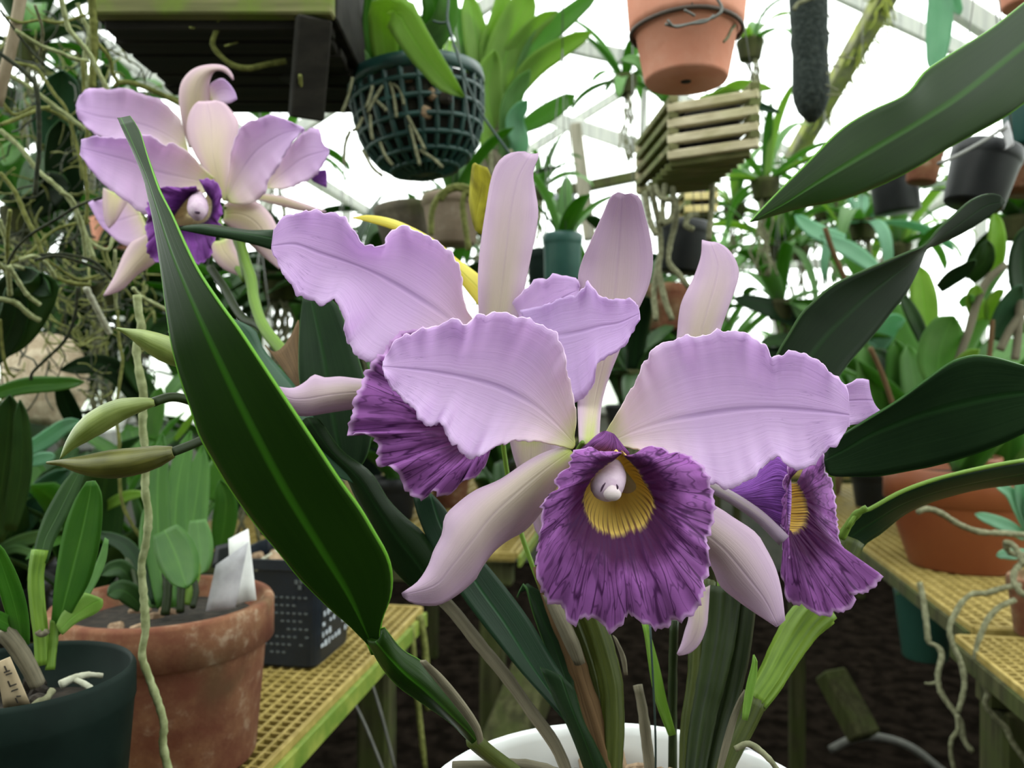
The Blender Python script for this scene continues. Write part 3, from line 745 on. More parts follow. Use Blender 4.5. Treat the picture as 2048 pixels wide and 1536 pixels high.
lip('lip', fd, (395, 420), 16, .61,
    zD((800, 815), (760, 835), (720, 880), (660, 960), (640, 1000), (680, 1030), (760, 1025), (840, 1010), (880, 960), (885, 880), (850, 830)), (.585, .59),
    zD((790, 790), (700, 798), (590, 795), (545, 830), (515, 865), (490, 930), (498, 980), (482, 1040), (500, 1110), (490, 1160), (505, 1205), (560, 1252), (640, 1262), (730, 1242), (815, 1258), (885, 1200), (880, 1150), (905, 1110), (900, 1060), (952, 1030), (918, 1010), (948, 950), (935, 890), (945, 840), (915, 770), (850, 745), (810, 755)), (.575, .58),
    LIP2, nv=140, ruf=.004, rn=9, bulge=-.006, seed=51, d_mid=-.008)
c = curve(zD((800, 850, .60), (800, 900, .575), (800, 950, .562), (805, 985, .566)), .6, .57, 10)
MB().tube(c, np.array([12, 15, 17, 19, 20, 20, 19, 17, 12, 4]) * .57 / F, 14).build('column', COLUMN, fd)
MB().tube(curve(zD((780, 945), (800, 950), (815, 948)), .553, .553, 5), np.array([1, 3, 3, 3, 1]) * .57 / F, 6).build('column_slit', DARKSPOT, fd)

fe = flower('pale lilac flower hidden behind the further one', (380, 330), .68, [(400, 330, .69), (430, 420, .69), (455, 500, .67), (490, 560, .64)], r=7)
sheet('petal', zD((740, 570), (700, 400), (640, 330), (560, 262), (480, 240), (400, 212), (320, 196), (290, 208), (160, 198), (100, 230), (66, 300)), zD((745, 580), (640, 500), (500, 430), (350, 390), (200, 370), (68, 330)), zD((740, 600), (600, 560), (480, 520), (300, 510), (180, 475), (90, 392), (68, 345)),
      .68, .65, LILAC2, fe, nu=36, nv=15, bulge=.01, ruf=.003, rn=4, jag=.001, seed=22)
sheet('petal', zD((1180, 800), (1290, 620), (1400, 500), (1460, 448), (1530, 448), (1552, 530), (1585, 560)), zD((1200, 810), (1330, 700), (1440, 620), (1590, 575)), zD((1210, 800), (1330, 806), (1420, 770), (1490, 742), (1530, 700), (1585, 600)),
      .67, .65, LILAC2, fe, nu=26, nv=13, bulge=.008, ruf=.002, rn=4, jag=.001, seed=23)
sheet('sepal', zD((745, 560), (700, 380), (688, 240), (710, 150), (780, 82), (880, 58), (960, 68), (1005, 110), (1018, 148)), zD((800, 560), (790, 380), (785, 240), (810, 150), (870, 95), (960, 90), (1014, 150)), zD((860, 560), (885, 380), (868, 200), (880, 130), (905, 95), (950, 98), (985, 120), (1010, 152)),
      .68, .66, SEPAL2, fe, nu=32, nv=11, bulge=-.008, seed=24)
sheet('sepal', zD((850, 240), (870, 180), (940, 140), (985, 170)), zD((870, 260), (920, 215), (975, 205), (1020, 220)), zD((880, 280), (930, 285), (985, 292), (1034, 266)), .67, .66, LILAC2, fe, nu=14, nv=9, bulge=.004, seed=25)
sheet('petal', zD((400, 860), (300, 850), (200, 860), (140, 890)), zD((460, 960), (380, 980), (300, 1000), (200, 1000)), zD((500, 1060), (420, 1150), (330, 1130), (235, 1045)), .68, .66, LILAC2, fe, nu=20, nv=11, bulge=.006, seed=26)
sheet('sepal', zD((230, 800), (228, 900), (240, 1000), (262, 1040)), zD((300, 830), (290, 920), (280, 1000), (264, 1042)), zD((380, 880), (340, 950), (300, 1010), (266, 1043)), .66, .655, SEPAL2, fe, nu=16, nv=7, bulge=-.003, seed=27)
sheet('sepal', zD((1150, 830), (1300, 850), (1430, 890), (1570, 940)), zD((1150, 850), (1300, 875), (1430, 915), (1570, 944)), zD((1150, 870), (1300, 910), (1430, 940), (1570, 948)), .67, .64, SEPAL2, fe, nu=18, nv=7, bulge=-.003, seed=28)
sheet('sepal', zD((850, 1110), (880, 1200), (960, 1290), (1080, 1340)), zD((930, 1120), (960, 1190), (1030, 1270), (1090, 1342)), zD((1010, 1080), (1030, 1160), (1080, 1250), (1100, 1344)), .66, .65, SEPAL2, fe, nu=16, nv=7, bulge=-.003, seed=29)
sheet('lip', zD((1480, 740), (1520, 700), (1570, 690)), zD((1490, 755), (1530, 740), (1578, 730)), zD((1500, 765), (1540, 785), (1575, 800)), .665, .66, LIP_OUT, fe, nu=10, nv=7, seed=30)

# flower stalks and sheath of the left inflorescence
root('flower_stalk', [(478, 478), (490, 520), (503, 560), (508, 600), (525, 650), (555, 690), (590, 730), (598, 748)], .60, .50, 10, STEM, main, n=30, wob=.06, r1=13)
root('flower_stalk', [(420, 535), (445, 570), (470, 615), (490, 640), (515, 650), (540, 672)], .60, .53, 8, STEM_D, main, n=24, wob=.05)
root('flower_stalk', [(470, 475), (486, 520), (500, 575), (508, 600)], .62, .58, 7, STEM, main, n=16)
sheet('sheath', [(530, 690), (560, 730), (590, 770), (610, 800)], [(560, 700), (585, 745), (600, 780), (612, 803)], [(597, 640), (598, 700), (602, 750), (614, 800)], .50, .47, STEM_B, main, thick=.0008, nu=14, nv=7, bulge=-.006)

# buds
def bud(axis, prof, mat, d0, d1, stalk, seed):
    n = 26
    c = curve(axis, d0, d1, n)
    r = np.interp(np.linspace(0, 1, n), np.linspace(0, 1, len(prof)), prof) * c[:, 1] / F
    b = MB().tube(c, r, 24, squash=.85, rib=(.05, 3)).build('bud', mat, main)
    root('bud_stalk', stalk, d1, d1 + .02, 10, STEM_D, b, n=16, wob=.04, r1=9, seed=seed)
    return b
bud(T(0, 768, 4, (478, 602), (580, 470), (740, 330), (940, 215), (1120, 165), (1240, 145)), [1, 12, 23, 29, 29, 25, 18, 9], BUD, .365, .375, T(0, 768, 4, (1225, 148), (1300, 120), (1370, 105), (1450, 112), (1560, 150), (1700, 230)), 1)
bud(T(0, 768, 4, (372, 630), (500, 632), (700, 650), (900, 642), (1120, 612), (1385, 545)), [3, 9, 20, 29, 34, 34, 31, 26, 14], BUD_B, .36, .372, T(0, 768, 4, (1365, 552), (1450, 520), (1550, 480), (1660, 430), (1800, 380)), 2)
bud(T(0, 384, 4, (932, 1088), (1100, 1150), (1250, 1220), (1420, 1300), (1600, 1400)), [2, 10, 20, 27, 31, 30, 24, 12], BUD, .375, .385, T(0, 384, 4, (1590, 1395), (1700, 1450), (1800, 1530)), 3)

# leaves of the main plant
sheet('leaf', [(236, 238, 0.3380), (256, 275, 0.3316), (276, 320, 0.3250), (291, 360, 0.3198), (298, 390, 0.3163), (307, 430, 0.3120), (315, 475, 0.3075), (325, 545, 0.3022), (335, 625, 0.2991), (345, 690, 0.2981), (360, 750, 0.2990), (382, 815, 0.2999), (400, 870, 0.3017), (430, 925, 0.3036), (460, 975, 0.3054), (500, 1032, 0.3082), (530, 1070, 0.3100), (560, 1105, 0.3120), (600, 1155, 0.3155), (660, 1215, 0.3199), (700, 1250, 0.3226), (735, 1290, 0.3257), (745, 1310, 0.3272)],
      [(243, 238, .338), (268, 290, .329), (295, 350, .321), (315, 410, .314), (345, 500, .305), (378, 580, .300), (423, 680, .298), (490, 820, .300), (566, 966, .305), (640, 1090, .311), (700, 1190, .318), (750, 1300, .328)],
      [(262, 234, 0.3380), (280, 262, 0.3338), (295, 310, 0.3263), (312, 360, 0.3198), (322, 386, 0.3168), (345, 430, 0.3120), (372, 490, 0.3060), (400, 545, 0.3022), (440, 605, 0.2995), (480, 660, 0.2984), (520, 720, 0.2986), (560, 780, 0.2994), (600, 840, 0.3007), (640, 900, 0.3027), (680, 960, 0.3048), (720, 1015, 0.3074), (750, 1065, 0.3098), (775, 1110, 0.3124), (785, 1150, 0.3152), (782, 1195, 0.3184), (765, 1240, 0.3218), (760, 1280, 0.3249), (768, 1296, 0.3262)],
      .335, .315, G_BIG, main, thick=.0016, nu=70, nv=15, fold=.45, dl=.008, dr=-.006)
def petiole(pts, d0, d1, r, r1, mat, **kw):
    return root('petiole', pts, d0, d1, r, mat, main, n=22, wob=.05, r1=r1, **kw)
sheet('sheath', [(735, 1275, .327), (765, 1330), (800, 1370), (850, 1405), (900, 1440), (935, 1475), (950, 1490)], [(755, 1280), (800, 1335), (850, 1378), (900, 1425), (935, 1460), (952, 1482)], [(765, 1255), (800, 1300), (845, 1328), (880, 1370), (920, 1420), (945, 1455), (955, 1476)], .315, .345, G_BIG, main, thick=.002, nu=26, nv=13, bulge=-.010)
sheet('dry_sheath', [(840, 1322), (875, 1365), (915, 1415), (948, 1460), (955, 1488)], [(848, 1322), (882, 1360), (922, 1408), (953, 1455), (960, 1484)], [(852, 1320), (890, 1358), (930, 1408), (958, 1450), (966, 1478)], .308, .338, STEM_G, main, thick=.001, nu=16, nv=5, bulge=-.002)
root('stem', [(945, 1478), (985, 1512), (1030, 1545), (1080, 1590)], .345, .37, 17, STEM_O, main, n=14, wob=.08, r1=14)
root('rhizome', [(905, 1532), (980, 1530), (1050, 1528), (1120, 1545)], .36, .37, 9, STEM_G, main, n=16, wob=.3)
sheet('leaf', [(470, 640), (490, 648), (512, 663), (528, 700), (560, 738), (590, 772), (625, 833), (660, 888), (690, 930), (725, 965)], [(420, 620), (460, 680), (520, 760), (570, 830), (630, 900), (725, 968)], [(360, 600), (400, 700), (470, 800), (540, 870), (620, 930), (722, 972)], .45, .42, G_TEAL, main, thick=.001, nu=26, nv=9, fold=.4, dl=.008)
sheet('leaf', [(606, 590), (600, 640), (597, 700), (598, 755), (606, 800), (622, 860), (650, 905), (690, 945)], [(620, 590), (640, 680), (655, 760), (665, 830), (680, 900), (700, 948)], [(650, 590), (675, 610), (690, 645), (712, 700), (735, 780), (745, 850), (735, 910), (708, 950)], .47, .44, G_DEEP, main, thick=.001, nu=24, nv=9, fold=.4, dl=-.006)
sheet('leaf', [(600, 850), (637, 893), (687, 943), (712, 993), (732, 1030), (762, 1093), (790, 1140), (850, 1200)], [(615, 835), (660, 900), (715, 955), (750, 1010), (790, 1070), (830, 1120), (880, 1190)], [(640, 840), (680, 900), (740, 946), (775, 1000), (812, 1038), (845, 1066), (870, 1110), (900, 1180)], .43, .41, G_DEEP2, main, thick=.0014, nu=26, nv=9, fold=.2, dl=.008, dr=.010, bulge=-.006)
root('stem', [(850, 1170), (900, 1215), (960, 1290), (1010, 1350), (1060, 1420), (1110, 1490), (1140, 1560)], .42, .40, 13, STEM_G, main, n=26, wob=.12, r1=12)
sheet('leaf', [(826, 990), (835, 1030), (860, 1090), (885, 1130), (920, 1185), (960, 1240), (1000, 1290), (1045, 1345), (1090, 1395), (1130, 1440), (1165, 1478)], [(860, 985), (880, 1050), (915, 1110), (960, 1180), (1010, 1250), (1060, 1330), (1110, 1400), (1168, 1478)], [(890, 1020), (925, 1075), (960, 1115), (990, 1150), (1030, 1200), (1065, 1250), (1100, 1310), (1135, 1370), (1158, 1430), (1172, 1476)], .43, .395, mat_leaf('dark_teal_leaf', (.006, .022, .009), (.009, .032, .013), .40, .08, (.04, .18, .03), rib=(.015, .06, .02), spec=.2), main, thick=.0014, nu=34, nv=11, fold=.5, dl=-.006, dr=.004)
sheet('leaf', [(1034, 1195), (1040, 1180), (1050, 1168), (1064, 1220), (1085, 1280), (1110, 1340), (1140, 1400)], [(1052, 1168), (1070, 1200), (1090, 1250), (1115, 1310), (1145, 1400)], [(1058, 1170), (1090, 1190), (1110, 1230), (1125, 1280), (1145, 1340), (1150, 1400)], .43, .41, G_DEEP, main, thick=.0012, nu=20, nv=7, fold=.4)
sheet('leaf', [(1080, 1335), (1110, 1400), (1140, 1460), (1170, 1540), (1185, 1600)], [(1120, 1350), (1145, 1420), (1170, 1480), (1200, 1560), (1215, 1600)], [(1150, 1380), (1165, 1440), (1190, 1490), (1225, 1560), (1240, 1600)], .395, .40, G_DEEP, main, thick=.0014, nu=18, nv=7, bulge=-.005)
root('pseudobulb', [(1080, 1130), (1110, 1220), (1140, 1290), (1165, 1370), (1190, 1450), (1215, 1540), (1225, 1600)], .43, .40, 15, STEM_B, main, n=30, wob=.12, r1=24, rib=(.10, 5))
sheet('dry_sheath', [(1085, 1190), (1105, 1235), (1130, 1290), (1150, 1330)], [(1100, 1190), (1120, 1235), (1145, 1290), (1160, 1330)], [(1112, 1190), (1132, 1230), (1158, 1285), (1170, 1325)], .415, .41, STEM_G, main, thick=.0006, nu=12, nv=7, bulge=-.006)
root('pseudobulb', [(1165, 1190), (1185, 1240), (1205, 1300), (1222, 1370), (1225, 1450), (1222, 1540), (1225, 1600)], .425, .40, 24, STEM_O, main, n=30, wob=.06, r1=22, rib=(.10, 8))
root('pseudobulb', [(1130, 1200), (1155, 1260), (1180, 1330), (1195, 1400), (1200, 1500)], .44, .42, 14, STEM_O, main, n=20, wob=.06, r1=12, rib=(.10, 8))
sheet('dry_sheath', [(1225, 1270), (1240, 1310), (1248, 1350)], [(1232, 1275), (1247, 1310), (1252, 1350)], [(1236, 1285), (1251, 1315), (1255, 1350)], .40, .40, STEM_G, main, thick=.0004, nu=10, nv=5, bulge=-.002)
strap('leaf', [(1345, 1470), (1335, 1440), (1322, 1400), (1310, 1340), (1300, 1290), (1290, 1245)], 22, .43, .43, G_LIME, main, tw=.3, nu=14, prof=lambda u: .5 + .5 * math.sin(math.pi * min(1, u + .1)))
root('stem', [(1345, 1560), (1345, 1450), (1345, 1350), (1348, 1240)], .44, .45, 9, STEM_D, main, n=14)
root('stem', [(1305, 1570), (1295, 1500), (1285, 1420), (1275, 1370)], .435, .45, 13, STEM_G, main, n=14, r1=9)
root('support_wire', [(1311, 1580), (1311, 1480), (1307, 1380), (1300, 1250)], .42, .42, 2.2, WIRE_D, main, n=10, wob=0)
for pts, r, r1, m in (([(1440, 1180), (1435, 1260), (1420, 1350), (1400, 1450), (1385, 1560)], 44, 24, STEM_D), ([(1480, 1200), (1470, 1300), (1450, 1400), (1425, 1500), (1410, 1590)], 30, 20, STEM_D), ([(1410, 1160), (1400, 1250), (1395, 1350), (1380, 1450), (1375, 1560)], 20, 16, STEM_O)):
    root('pseudobulb', pts, .44, .40, r, m, main, n=26, wob=.05, r1=r1, rib=(.10, 8))
strap('leaf', [(1425, 1330), (1440, 1250), (1450, 1180), (1440, 1120)], 34, .44, .45, G_LIME, main, tw=.3, nu=12)
root('pseudobulb', [(1640, 1215), (1605, 1250), (1570, 1305), (1540, 1360), (1510, 1405)], .425, .40, 36, mat_leaf('bright_green_pseudobulb', (.06, .12, .012), (.16, .26, .03), .45, .08, streak=1.0), main, n=24, wob=.03, r1=22, rib=(.09, 9))
root('stem', [(1512, 1400), (1490, 1450), (1465, 1500), (1440, 1560), (1430, 1600)], .40, .38, 22, STEM_O, main, n=16, wob=.05, r1=16)
strap('sheath', [(1435, 1560), (1450, 1500), (1470, 1430), (1490, 1380)], 14, .375, .385, STEM_G, main, tw=.2, nu=10)
strap('sheath', [(1490, 1440), (1500, 1380), (1510, 1330), (1508, 1310)], 16, .38, .38, G_LIME, main, tw=.2, nu=10)
zR = lambda *p: T(1648, 900, 5.12, *p)
sheet('leaf', zR((140, 960), (230, 780), (330, 660), (480, 600), (800, 425), (1200, 285), (1700, 168), (2060, 105), (2500, 20)), zR((180, 990), (300, 850), (500, 720), (800, 540), (1200, 400), (1700, 290), (2060, 230), (2500, 150)), zR((340, 1060), (440, 940), (560, 860), (800, 660), (1000, 560), (1200, 485), (1600, 385), (2060, 330), (2500, 260)), .435, .45, G_DEEP, main, thick=.0022, nu=34, nv=9, dl=-.014, dr=.008, bulge=-.006)
root('leaf_rim', zR((240, 800), (330, 660), (480, 598), (800, 424), (1200, 284), (1700, 167), (2060, 104)), .418, .438, 4.2, STEM, main, n=26, wob=.1)
root('node', zR((170, 900), (240, 780), (330, 660), (440, 590)), .425, .418, 9, STEM, main, n=12, wob=.5, r1=6)
root('stem', [(1702, 1080), (1690, 1110), (1665, 1160), (1630, 1225)], .435, .425, 26, STEM_O, main, n=14, wob=.06, r1=32)
sheet('leaf', [(1652, 903), (1672, 884), (1691, 866), (1734, 839), (1797, 800), (1855, 757), (1898, 726), (1926, 715), (1953, 710), (1992, 715), (2048, 731), (2120, 750)],
      [(1648, 920), (1690, 898), (1740, 868), (1795, 845), (1850, 825), (1950, 800), (2048, 785), (2120, 790)],
      [(1652, 940), (1664, 952), (1710, 953), (1758, 952), (1815, 942), (1875, 930), (1953, 907), (2012, 884), (2048, 867), (2120, 835)], .405, .36, G_DEEP, main, thick=.0016, nu=40, nv=13, fold=.45, dl=-.007, dr=.005)
zM = lambda *p: T(1400, 384, 3.1605, *p)
sheet('leaf', zM((380, 1300), (480, 1040), (560, 900), (640, 770), (720, 690), (800, 618), (900, 556), (1050, 490), (1300, 385), (1420, 335), (1500, 240), (1600, 150), (1700, 60), (1800, 14), (1880, 14), (1918, 52)),
      zM((560, 1320), (680, 1060), (800, 900), (900, 800), (1050, 660), (1200, 540), (1330, 440), (1425, 350), (1540, 270), (1680, 170), (1800, 90), (1920, 60)),
      zM((760, 1320), (870, 1180), (960, 1060), (1100, 900), (1200, 770), (1300, 640), (1380, 480), (1428, 362), (1500, 330), (1650, 262), (1800, 172), (1880, 110), (1922, 72)), .41, .50, G_DEEP2, main, thick=.0014, nu=56, nv=11, fold=.3, dl=-.016, dr=.016)
sheet('leaf', [(706, 435), (740, 431), (788, 440), (840, 463), (880, 488), (914, 518), (960, 552), (1000, 600)], [(706, 436), (740, 438), (788, 450), (840, 473), (880, 502), (914, 535), (960, 580), (990, 620)], [(706, 437), (740, 445), (788, 460), (830, 480), (870, 510), (905, 545), (940, 590), (980, 640)], .49, .47, G_YEL, main, thick=.0008, nu=26, nv=7, fold=.5, dl=.006)
strap('leaf', [(985, 640), (980, 560), (978, 480), (975, 420)], 26, .50, .52, G_MID, main, nu=12)
sheet('leaf', [(938, 400), (941, 360), (946, 327), (955, 329)], [(950, 460), (955, 420), (965, 370), (960, 330)], [(975, 470), (985, 420), (988, 370), (975, 335)], .54, .53, mat_leaf('mottled_yellow_leaf', (.05, .04, .015), (.45, .42, .05), .5, .3, streak=.3), main, thick=.0008, nu=14, nv=7, fold=.4)
sheet('leaf', [(560, 460), (500, 462), (440, 453), (400, 450), (359, 455)], [(560, 480), (500, 470), (440, 462), (400, 456), (358, 458)], [(560, 505), (510, 490), (460, 478), (420, 472), (360, 460)], .47, .46, G_DEEP, main, thick=.0014, nu=18, nv=7, fold=.5, dl=.01)
root('aerial_root', [(1470, 1498), (1500, 1488), (1540, 1520), (1560, 1550)], .36, .36, 6, R_GREY, main)
# plastic clip that hangs on the rim of the white pot
clip = MB().grid(sheet_pts([(1440, 1500), (1460, 1495), (1480, 1490)], [(1450, 1520), (1490, 1515), (1530, 1520)], [(1460, 1550), (1500, 1560), (1560, 1570)], .455, .44, nu=8, nv=7, bulge=-.004)).build('pot_clip', TAGG, None, thick=.001)
tag(clip, 'small clear grey plastic clip on the rim of the white pot', 'clip')

# ------------------------------------------------------------------ benches
BZ = CZ - .32
def bench(label, s0, s1, w0, w1, pitch, single, edge_side, group='grating benches'):
    t = thing('bench', label, 'bench', A((s0 + s1) / 2, (w0 + w1) / 2, 0))
    th, h = .0028, .011
    nl, nc = int((w1 - w0) / pitch), int((s1 - s0) / pitch)
    if single:
        ml = MB().box(A((s0 + s1) / 2, w0, BZ - h / 2), th, s1 - s0, h, RA, .0004).build('grating_bar', GRATE, t, smooth=False)
        mc = MB().box(A(s0, (w0 + w1) / 2, BZ - h / 2 - .0006), w1 - w0, th, h, RA, .0004).build('grating_bar', GRATE, t, smooth=False)
        for src, n, dv in ((ml, nl, AW), (mc, nc, AU)):
            for k in range(1, n + 1):
                o = src.copy(); COL.objects.link(o); o.parent = t
                o.location = tuple(dv * pitch * k)
    else:
        m = MB()
        for k in range(nl + 1): m.box(A((s0 + s1) / 2, w0 + k * pitch, BZ - h / 2), th * 1.6, s1 - s0, h, RA, .0004)
        for k in range(nc + 1): m.box(A(s0 + k * pitch, (w0 + w1) / 2, BZ - h / 2 - .0006), w1 - w0, th * 1.6, h, RA, .0004)
        m.build('grating', GRATE, t, smooth=False, kind='stuff')
    we = w1 if edge_side > 0 else w0
    e = edge_side
    MB().box(A((s0 + s1) / 2, we + e * .003, BZ - .004), .005, s1 - s0, .012, RA).build('edge_strip', GRATE, t, smooth=False)
    MB().box(A((s0 + s1) / 2, we + e * .0085, BZ - .016), .006, s1 - s0, .020, RA).build('edge_board', EDGE if e > 0 else OLIVEW, t, smooth=False, label='algae green edge board' if e > 0 else 'dark olive edge board')
    for s in (s0 + .004, s1 + .004):
        MB().box(A(s, (w0 + w1) / 2, BZ - .008), w1 - w0, .006, .018, RA).build('end_strip', GRATE, t, smooth=False)
    for s in (s0 + .04, s1 - .04):
        MB().box(A(s, (w0 + w1) / 2, BZ - .045), w1 - w0 - .02, .04, .05, RA).build('cross_beam', OLIVEW, t, smooth=False)
        for w in (w0 + .05, w1 - .05):
            MB().box(A(s, w, (BZ - .07) / 2), .045, .045, BZ - .07, RA).build('leg', OLIVEW, t, smooth=False)
    return t
bench('yellowed grating bench with a green edge under the big clay pot', .30, 1.113, -1.0, -.3165, .0127, True, 1)
bench('yellowed grating bench beyond the end of the clay pot bench', 1.50, 3.6, -1.0, -.24, .03, False, 1)
bench('nearer yellowed grating bench across the aisle with dangling roots', .45, 1.097, .395, .95, .0127, True, -1)
bench('further yellowed grating bench carrying the terracotta plastic pots', 1.14, 2.7, .43, 1.15, .018, False, -1)
bench('far grating bench crowded with leafy pots', 3.0, 5.0, .5, 1.3, .04, False, -1)
bench('back wall bench on the clay pot side of the aisle', 3.8, 5.3, -1.4, -.4, .04, False, 1)

# ------------------------------------------------------------------ pots and plants
def pot_prof(r0, r1, h, lip=.006, lh=.02, wall=.005, fill=.02):
    """r0 foot radius, r1 rim radius; z runs 0 (foot) to h"""
    return [(0, 0), (r0, 0), (r0 + .002, .003), (r1 - lip, h - lh - .003), (r1 - lip + .001, h - lh), (r1, h - lh + .002), (r1, h - .003), (r1 - .002, h),
            (r1 - wall, h), (r1 - wall - .001, h - .003), (r1 - wall - lip - .004, h - fill), (0, h - fill)]

def rosette(t, base, n, length, width, mats, seed, el=(45, 85), droop=55, az=(0, 360), name='leaf', stem=None, spread=.012):
    rs = np.random.RandomState(seed)
    for k in range(n):
        a = math.radians(az[0] + (az[1] - az[0]) * ((k + .7 * rs.rand()) / n))
        e0 = math.radians(el[0] + (el[1] - el[0]) * rs.rand())
        L = length * (.65 + .5 * rs.rand()); w = width * (.8 + .4 * rs.rand())
        nu = 11; p = np.array(base, float) + np.array([math.cos(a), math.sin(a), 0]) * spread * rs.rand()
        out = np.array([math.cos(a), math.sin(a), 0.0]); side = np.array([-math.sin(a), math.cos(a), 0.0])
        dr = math.radians(droop * (.5 + rs.rand())); tw = (rs.rand() - .5) * 1.2
        g = np.zeros((nu, 5, 3)); st = L / (nu - 1)
        for i in range(nu):
            u = i / (nu - 1); e = e0 - dr * u ** 1.6
            d = out * math.cos(e) + UPZ * math.sin(e)
            up = -out * math.sin(e) + UPZ * math.cos(e)
            s2 = side * math.cos(tw * u) + up * math.sin(tw * u); u2 = np.cross(d, s2) * -1
            wd = w * .5 * (.28 + .72 * math.sin(math.pi * min(1, .10 + u * .88)) ** .75) * (1 if i < nu - 1 else .08)
            for j, v in enumerate((-1, -.5, 0, .5, 1)):
                g[i, j] = p + s2 * wd * v - u2 * wd * .28 * (abs(v))
            p = p + d * st
        MB().grid(g).build(name, mats[k % len(mats)], t, thick=.0008)

def wires(t, top, pts, mat=WIRE, r=.0009):
    """hanger wires from rim points up to one hook"""
    for p in pts:
        c = np.linspace(0, 1, 5)[:, None] * (np.array(top) - np.array(p)) + np.array(p)
        MB().tube(c, r, 5).build('hanger_wire', mat, t)
    hook = np.array(top)
    MB().tube(np.array([hook, hook + UPZ * .2, hook + UPZ * (2.75 - hook[2])]), r * 1.2, 5).build('hook', mat, t)

# clay pot on the near bench
t = thing('clay_pot', 'big weathered terracotta pot with salt stains on the yellow grating', 'flower pot', (-.298, .69, BZ))
cx, cy = -.298, .69
MB().lathe(pot_prof(.073, .090, .135, .007, .036, .008, .018), (cx, cy, BZ), 64).build('pot', CLAY, t)
MB().lathe([(0, .1195), (.074, .1185)], (cx, cy, BZ), 32).build('potting_mix', SOIL, t)
for k, (M, w, d0, d1, m) in enumerate([
    ([(330, 1215), (320, 1130), (315, 1010), (318, 930), (326, 868)], 52, .72, .80, G_MID),
    ([(345, 1215), (350, 1120), (352, 1010), (365, 920), (382, 862)], 54, .72, .84, G_MID),
    ([(360, 1215), (372, 1130), (385, 1050), (398, 960), (405, 890)], 58, .74, .86, G_MID),
    ([(330, 1060), (345, 1090), (360, 1130), (374, 1176)], 84, .68, .64, G_MID),
    ([(395, 1040), (400, 1080), (402, 1120), (398, 1150)], 50, .74, .72, G_SOFT),
    ([(310, 1215), (300, 1130), (296, 1060), (300, 1000)], 40, .72, .78, G_SOFT),
    ([(285, 1215), (262, 1190), (240, 1180), (215, 1190)], 46, .68, .64, G_DIM),
    ([(280, 1215), (255, 1150), (235, 1135), (200, 1150)], 40, .70, .68, G_DIM),
    ([(300, 1210), (275, 1130), (250, 1090), (190, 1065)], 34, .72, .76, G_DEEP),
    ([(375, 1210), (385, 1170), (392, 1150), (396, 1120)], 20, .70, .72, STEM)]):
    strap('leaf', M, w, d0, d1, m, t, seed=k)
for pts, r in (([(330, 1230), (335, 1180), (330, 1120)], 9), ([(360, 1225), (362, 1180), (368, 1130)], 8), ([(385, 1215), (392, 1185), (388, 1160)], 6), ([(275, 1180), (262, 1130), (252, 1118)], 4)):
    root('stem', pts, .68, .70, r, STEM_D, t)
for k in range(7):
    a, r = rs.rand() * 6.28, .06 * math.sqrt(rs.rand())
    rot = Matrix.Rotation(rs.rand() * 3, 3, 'X') @ Matrix.Rotation(rs.rand() * 3, 3, 'Z')
    MB().box((cx + r * math.cos(a), cy + r * math.sin(a), BZ + .118), .018, .012, .008, rot, .002).build('bark_chip', BARK, t, smooth=False)
def card(name, quad, d, mat, label, cat, thick=.0012, bend=.0):
    q = [P(x, y, dd) for (x, y), dd in zip(quad, d)]
    g = np.zeros((5, 4, 3))
    for i in range(5):
        for j in range(4):
            u, v = i / 4, j / 3
            g[i, j] = (q[0] * (1 - u) + q[3] * u) * (1 - v) + (q[1] * (1 - u) + q[2] * u) * v + np.array([0, bend * math.sin(math.pi * v), 0])
    o = MB().grid(g).build(name, mat, None, thick=thick)
    return tag(o, label, cat)
card('plant_tag', [(457, 1078), (496, 1058), (512, 1200), (462, 1212)], (.70, .70, .69, .69), TAGW, 'white plastic plant tag stuck in the big terracotta pot', 'plant tag', bend=.002)
card('plant_tag', [(432, 1130), (496, 1085), (470, 1215), (412, 1222)], (.675, .685, .68, .67), TAGG, 'grey curled plant tag in front of the white one in the terracotta pot', 'plant tag', bend=-.004)
bt = card('plant_tag', [(432, 1092), (462, 1084), (466, 1130), (424, 1136)], (.71, .71, .705, .705), BLACKP, 'black plant tag behind the white one in the terracotta pot', 'plant tag')

# dark pot at the front of the bench
cx2, cy2 = -.288, .475
t = thing('plastic_pot', 'dark green plastic pot holding a leafy orchid and a beige label', 'flower pot', (cx2, cy2, BZ))
MB().lathe(pot_prof(.047, .060, .15, .001, .02, .0025, .03), (cx2, cy2, BZ), 64).build('pot', DGREENP, t)
MB().lathe([(0, .124), (.054, .121)], (cx2, cy2, BZ), 32).build('potting_mix', SOIL, t)
sheet('leaf', [(100, 1270), (105, 1225), (112, 1150), (128, 1060), (150, 1000), (172, 964)], [(112, 1275), (125, 1220), (145, 1140), (165, 1060), (178, 1000), (184, 962)], [(125, 1262), (150, 1215), (180, 1160), (197, 1095), (204, 1030), (202, 985), (190, 962)], .50, .47, G_MID, t, thick=.001, nu=26, nv=9, fold=.5, dl=.004, dr=-.006)
sheet('leaf', [(150, 1220), (170, 1170), (195, 1120), (210, 1075)], [(160, 1215), (185, 1165), (205, 1120), (214, 1078)], [(170, 1205), (196, 1160), (212, 1120), (217, 1080)], .52, .53, G_SOFT, t, nu=14, nv=7, fold=.4)
sheet('leaf', [(65, 1130), (70, 1090), (85, 1040), (105, 1000), (130, 960), (160, 930)], [(80, 1130), (90, 1080), (110, 1040), (130, 1000), (150, 960), (166, 932)], [(95, 1125), (110, 1080), (130, 1040), (150, 1000), (164, 965), (172, 935)], .50, .52, G_DIM, t, nu=18, nv=7, fold=.5)
